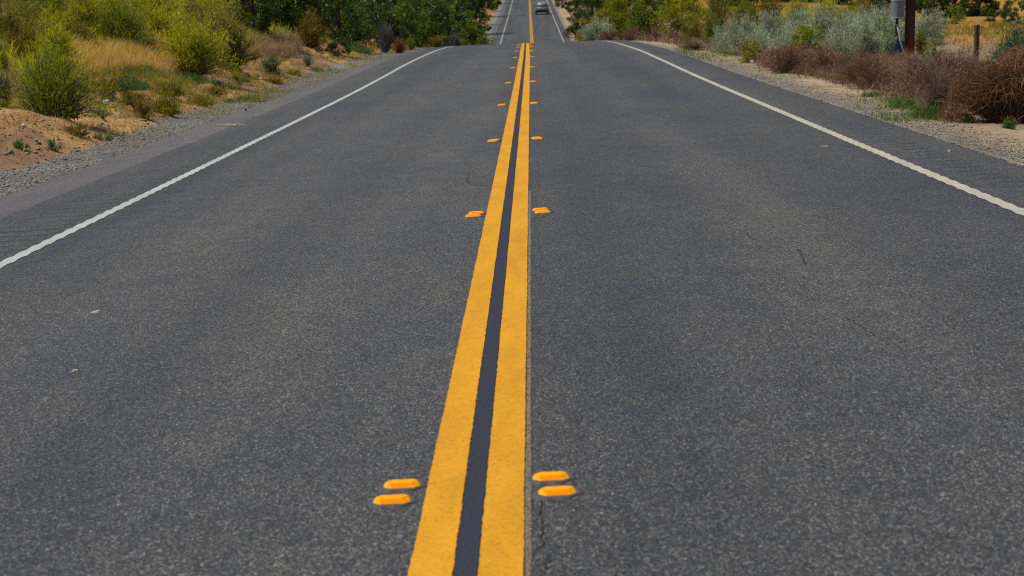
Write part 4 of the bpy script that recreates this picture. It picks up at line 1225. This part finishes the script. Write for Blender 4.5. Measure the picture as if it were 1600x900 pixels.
# small things on the verge and the road
def scrap(name, u, v, w, l, h, mat, label, cat, sd, rz=0, road_=False):
    rng = np.random.default_rng(sd)
    if road_:
        r = rays(u, v)[0]; t = H / (.056 * r[0] - r[2]); p = np.array([r[0] * t, r[1] * t]); z = float(surf(*p)) + .001
    else:
        p = ground_hit(u, v)[0]; z = float(terrain(p[0], p[1])); p = p[:2]
    bm = bmesh.new(); n = 9
    top = []; bot = []
    for i in range(n):
        a = i * 2 * math.pi / n; k = rng.uniform(.6, 1.1)
        x_, y_ = math.cos(a) * w * .5 * k, math.sin(a) * l * .5 * k
        top.append(bm.verts.new((x_ * .8, y_ * .8, h * rng.uniform(.5, 1.1)))); bot.append(bm.verts.new((x_, y_, 0)))
    ct = bm.verts.new((0, 0, h * 1.1))
    for i in range(n):
        bm.faces.new((bot[i], bot[(i + 1) % n], top[(i + 1) % n], top[i])); bm.faces.new((top[i], top[(i + 1) % n], ct))
    bm.faces.new(bot[::-1])
    o = bm_obj(name, bm, mat); o.location = (p[0], p[1], z); o.rotation_euler = (0, 0, rz)
    return tag(o, label, cat)
M['paper'] = simple('paper_white', (.62, .60, .58), .7, .3, .1, 40)
M['leafdry'] = simple('dry_leaf', (.50, .38, .27), .8, .2, .2, 60)
scrap('paper_scrap', 166, 165, .13, .10, .05, M['paper'], 'crumpled white scrap on the eroded bank', 'litter', 1)
scrap('paper_scrap', 391, 94, .10, .08, .06, M['paper'], 'small white scrap beside the straw-tipped olive shrub', 'litter', 2)
scrap('dry_leaf', 151, 487, .060, .055, .010, M['leafdry'], 'pale dry leaf lying in the left lane', 'leaf', 3, .4, True)
scrap('dry_leaf', 117, 579, .022, .03, .008, M['leafdry'], 'tiny reddish leaf fragment low in the left lane', 'leaf', 4, .9, True)
scrap('paint_chip', 1288, 227, .10, .06, .003, M['leafdry'], 'pale chip of paint in the right lane', 'chip', 5, .2, True)
scrap('road_stone', 1483, 235, .022, .022, .014, M['paper'], 'white pebble on the right shoulder', 'stone', 6, 0, True)
scrap('road_stone', 384, 173, .035, .04, .03, simple('dark_stone', (.02, .02, .03), .8, .2), 'dark pebble on the left shoulder strip', 'stone', 7, 0, True)
# twig on the shoulder
r_ = rays(352, 196)[0]; t_ = H / (.056 * r_[0] - r_[2]); tx, ty = r_[0] * t_, r_[1] * t_
rg2 = np.random.default_rng(5)
ln_ = np.zeros((4, 6, 3))
for i in range(4):
    a0 = np.array([-.12 + .07 * i, rg2.normal() * .04, .012]); a1 = a0 + [.16 + .05 * rg2.normal(), .22 * rg2.normal(), .015]
    ln_[i] = a0 + (a1 - a0) * np.linspace(0, 1, 6)[:, None] + rg2.normal(size=(6, 3)) * .006
v_, q_ = tubes(ln_, np.full((4, 6), .006), 5)
tw = link('fallen_twig', mesh_np('fallen_twig', v_, q_, None, None, M['leafdry'])); tw.location = (tx, ty, float(surf(tx, ty)) + .004)
tag(tw, 'pale broken twig lying on the left shoulder strip', 'twig')
# poppy
p_ = ground_hit(267, 182)[0]; fl = empty('poppy', (p_[0], p_[1], float(terrain(p_[0], p_[1]))))
rg3 = np.random.default_rng(8)
ln_ = np.zeros((7, 4, 3)); heads = []
for i in range(7):
    e_ = np.array([rg3.normal() * .06, rg3.normal() * .06, .10 + .03 * rg3.normal()]); ln_[i] = e_ * np.linspace(0, 1, 4)[:, None]; heads.append(e_)
v_, q_ = tubes(ln_, np.full((7, 4), .0035), 4); link('stems', mesh_np('stems', v_, q_, None, None, simple('flower_stem', (.06, .10, .02), .8)), fl)
bm = bmesh.new()
for e_ in heads:
    c0 = bm.verts.new(e_)
    rim = [bm.verts.new(e_ + np.array([math.cos(a) * .028, math.sin(a) * .028, .018 + (i % 2) * .006])) for i, a in enumerate(np.linspace(0, 2 * math.pi, 8, endpoint=False))]
    for i in range(8): bm.faces.new((c0, rim[i], rim[(i + 1) % 8]))
bm_obj('petals', bm, simple('petal', (.80, .38, .006), .6, .2), fl)
tag(fl, 'small yellow-orange flower cluster at the edge of the left gravel', 'flower')

# car climbing the far slope
cy2 = 266.0; cx2 = at_depth(846.6, cy2)
car = empty('car', (cx2, cy2, float(road(cx2 - float(xc(cy2)), cy2))))
car.rotation_euler = (math.atan(.030), -math.atan(.03), .01)
M['carpaint'] = simple('grey_car_paint', (.19, .195, .205), .4, .5, .03, 2)
M['carroof'] = simple('sky_sheen_roof', (.52, .56, .55), .35, .6, .03, 2)  # pale roof colour carries the painted reflection of the sky
M['glass'] = simple('dark_glass', (.008, .012, .012), .08, .6, .02)
M['black'] = simple('black_plastic', (.012, .012, .013), .6, .3, .02)
M['tyre'] = simple('tyre_rubber', (.014, .014, .014), .9, .1, .1)
M['rim'] = simple('alloy_rim', (.3, .3, .31), .35, .5, .05, metal=.7)
M['red'] = simple('tail_light_red', (.22, .02, .03), .25, .5, .05)
M['plate'] = simple('plate_white', (.6, .6, .58), .5, .4, .03)
def loft(bm, secs):
    rings = [[bm.verts.new(p) for p in s] for s in secs]; n = len(rings[0])
    for a, b in zip(rings[:-1], rings[1:]):
        for i in range(n): bm.faces.new((a[i], a[(i + 1) % n], b[(i + 1) % n], b[i]))
    bm.faces.new(rings[0][::-1]); bm.faces.new(rings[-1])
def sec(y, w, z0, z1, tw, n=5):
    return [(-w * .9, y, z0), (w * .9, y, z0), (w, y, z0 + .15), (w, y, (z0 + z1) * .55), (tw, y, z1), (-tw, y, z1), (-w, y, (z0 + z1) * .55), (-w, y, z0 + .15)]
bm = bmesh.new(); loft(bm, [sec(-2.25, .80, .42, .98, .78), sec(-2.12, .90, .32, 1.06, .84), sec(-1.2, .92, .28, 1.06, .86), (sec(1.0, .92, .28, 1.04, .86)), sec(1.9, .88, .30, .92, .80), sec(2.3, .74, .42, .78, .66)])
bmesh.ops.bevel(bm, geom=bm.edges[:], offset=.02, segments=2, affect='EDGES')
bm_obj('body', bm, M['carpaint'], car, True)
def csec(y, w0, w1, z0, z1): return [(-w0, y, z0), (w0, y, z0), (w1, y, z1), (-w1, y, z1)]
bm = bmesh.new(); loft(bm, [csec(-2.06, .80, .70, 1.05, 1.42), csec(-1.78, .81, .62, 1.05, 1.64), csec(.1, .81, .62, 1.04, 1.66), csec(1.1, .79, .70, 1.03, 1.08)])
bmesh.ops.bevel(bm, geom=bm.edges[:], offset=.03, segments=2, affect='EDGES')
bm_obj('cabin', bm, M['carpaint'], car, True)
bm = bmesh.new(); box(bm, (0, -.82, 1.672), (1.16, 1.9, .04), .015); bm_obj('roof', bm, M['carroof'], car)
for s_ in (-1, 1):
    bm = bmesh.new(); box(bm, (s_ * .52, -.82, 1.72), (.04, 1.7, .035), .01); bm_obj('roof_rail', bm, M['black'], car)
    bm = bmesh.new(); box(bm, (s_ * .80, -2.17, .95), (.13, .12, .24), .02); bm_obj('tail_light', bm, M['red'], car)
    bm = bmesh.new(); box(bm, (s_ * 1.0, .62, 1.10), (.18, .10, .14), .03); bm_obj('wing_mirror', bm, M['black'], car)
    for yy_ in (-1.38, 1.42):
        bm = bmesh.new(); cyl(bm, (s_ * .72, yy_, .34), (s_ * .93, yy_, .34), .34, .34, 24); w_ = bm_obj('wheel', bm, M['tyre'], car)
        bm = bmesh.new(); cyl(bm, (s_ * .925, yy_, .34), (s_ * .94, yy_, .34), .21, .19, 20); bm_obj('rim', bm, M['rim'], w_)
    bm = bmesh.new(); v4 = [bm.verts.new(p) for p in [(s_ * .812, -1.6, 1.10), (s_ * .812, .75, 1.10), (s_ * .655, .08, 1.6), (s_ * .655, -1.6, 1.6)]]
    v5 = [bm.verts.new(v.co + Vector((s_ * .012, 0, .004))) for v in v4]
    bm.faces.new(v5)
    for i in range(4): bm.faces.new((v4[i], v4[(i + 1) % 4], v5[(i + 1) % 4], v5[i]))
    bm_obj('side_window', bm, M['glass'], car)
bm = bmesh.new(); v4 = [bm.verts.new(p) for p in [(-.68, -2.075, 1.12), (.68, -2.075, 1.12), (.58, -1.80, 1.60), (-.58, -1.80, 1.60)]]
v5 = [bm.verts.new(v.co + Vector((0, -.02, .008))) for v in v4]; bm.faces.new(v5)
for i in range(4): bm.faces.new((v4[i], v4[(i + 1) % 4], v5[(i + 1) % 4], v5[i]))
bm_obj('rear_window', bm, M['glass'], car)
bm = bmesh.new(); box(bm, (0, -2.26, .46), (1.72, .16, .24), .04); bm_obj('rear_bumper', bm, M['black'], car)
bm = bmesh.new(); box(bm, (0, -2.29, .84), (.32, .02, .15), .004); bm_obj('number_plate', bm, M['plate'], car)
tag(car, 'dark grey car with sky sheen painted on its roof driving away up the far slope', 'car')
#THINGS-END

# ------------------------------------------------------------------ light, world, camera
EL, AZ = math.radians(60), math.radians(-84)
sv = Vector((math.sin(AZ) * math.cos(EL), math.cos(AZ) * math.cos(EL), math.sin(EL)))
ld = bpy.data.lights.new('sun', 'SUN'); ld.energy = 4.3; ld.angle = math.radians(.55); ld.color = (1.0, .955, .88)
lo = bpy.data.objects.new('sun', ld); COL.objects.link(lo); lo.rotation_euler = sv.to_track_quat('Z', 'Y').to_euler(); lo.location = (0, 0, 60)
W = bpy.data.worlds.new('World'); S.world = W; W.use_nodes = True
nt = W.node_tree; bg = nt.nodes['Background']
sky = nt.nodes.new('ShaderNodeTexSky'); sky.sky_type = 'NISHITA'; sky.sun_disc = False
sky.sun_elevation = EL; sky.sun_rotation = AZ; sky.altitude = 300; sky.air_density = 1.0; sky.dust_density = .6
nt.links.new(sky.outputs['Color'], bg.inputs['Color']); bg.inputs['Strength'].default_value = .085

cd = bpy.data.cameras.new('camera'); cam = bpy.data.objects.new('camera', cd); COL.objects.link(cam)
cam.location = (0, 0, H); cam.rotation_euler = (math.pi / 2 - TH, 0, PSI)
cd.sensor_width = 36; cd.lens = 36 * F / 1600; cd.clip_start = .1; cd.clip_end = 5000
cd.dof.use_dof = True; cd.dof.focus_distance = 13; cd.dof.aperture_fstop = 6.3
S.camera = cam
S.view_settings.view_transform = 'Standard'; S.view_settings.look = 'None'; S.view_settings.exposure = 0; S.view_settings.gamma = 1
S.cycles.filter_width = 1.15; S.cycles.use_denoising = False
S.cycles.max_bounces = 6; S.cycles.transparent_max_bounces = 4; S.cycles.diffuse_bounces = 3
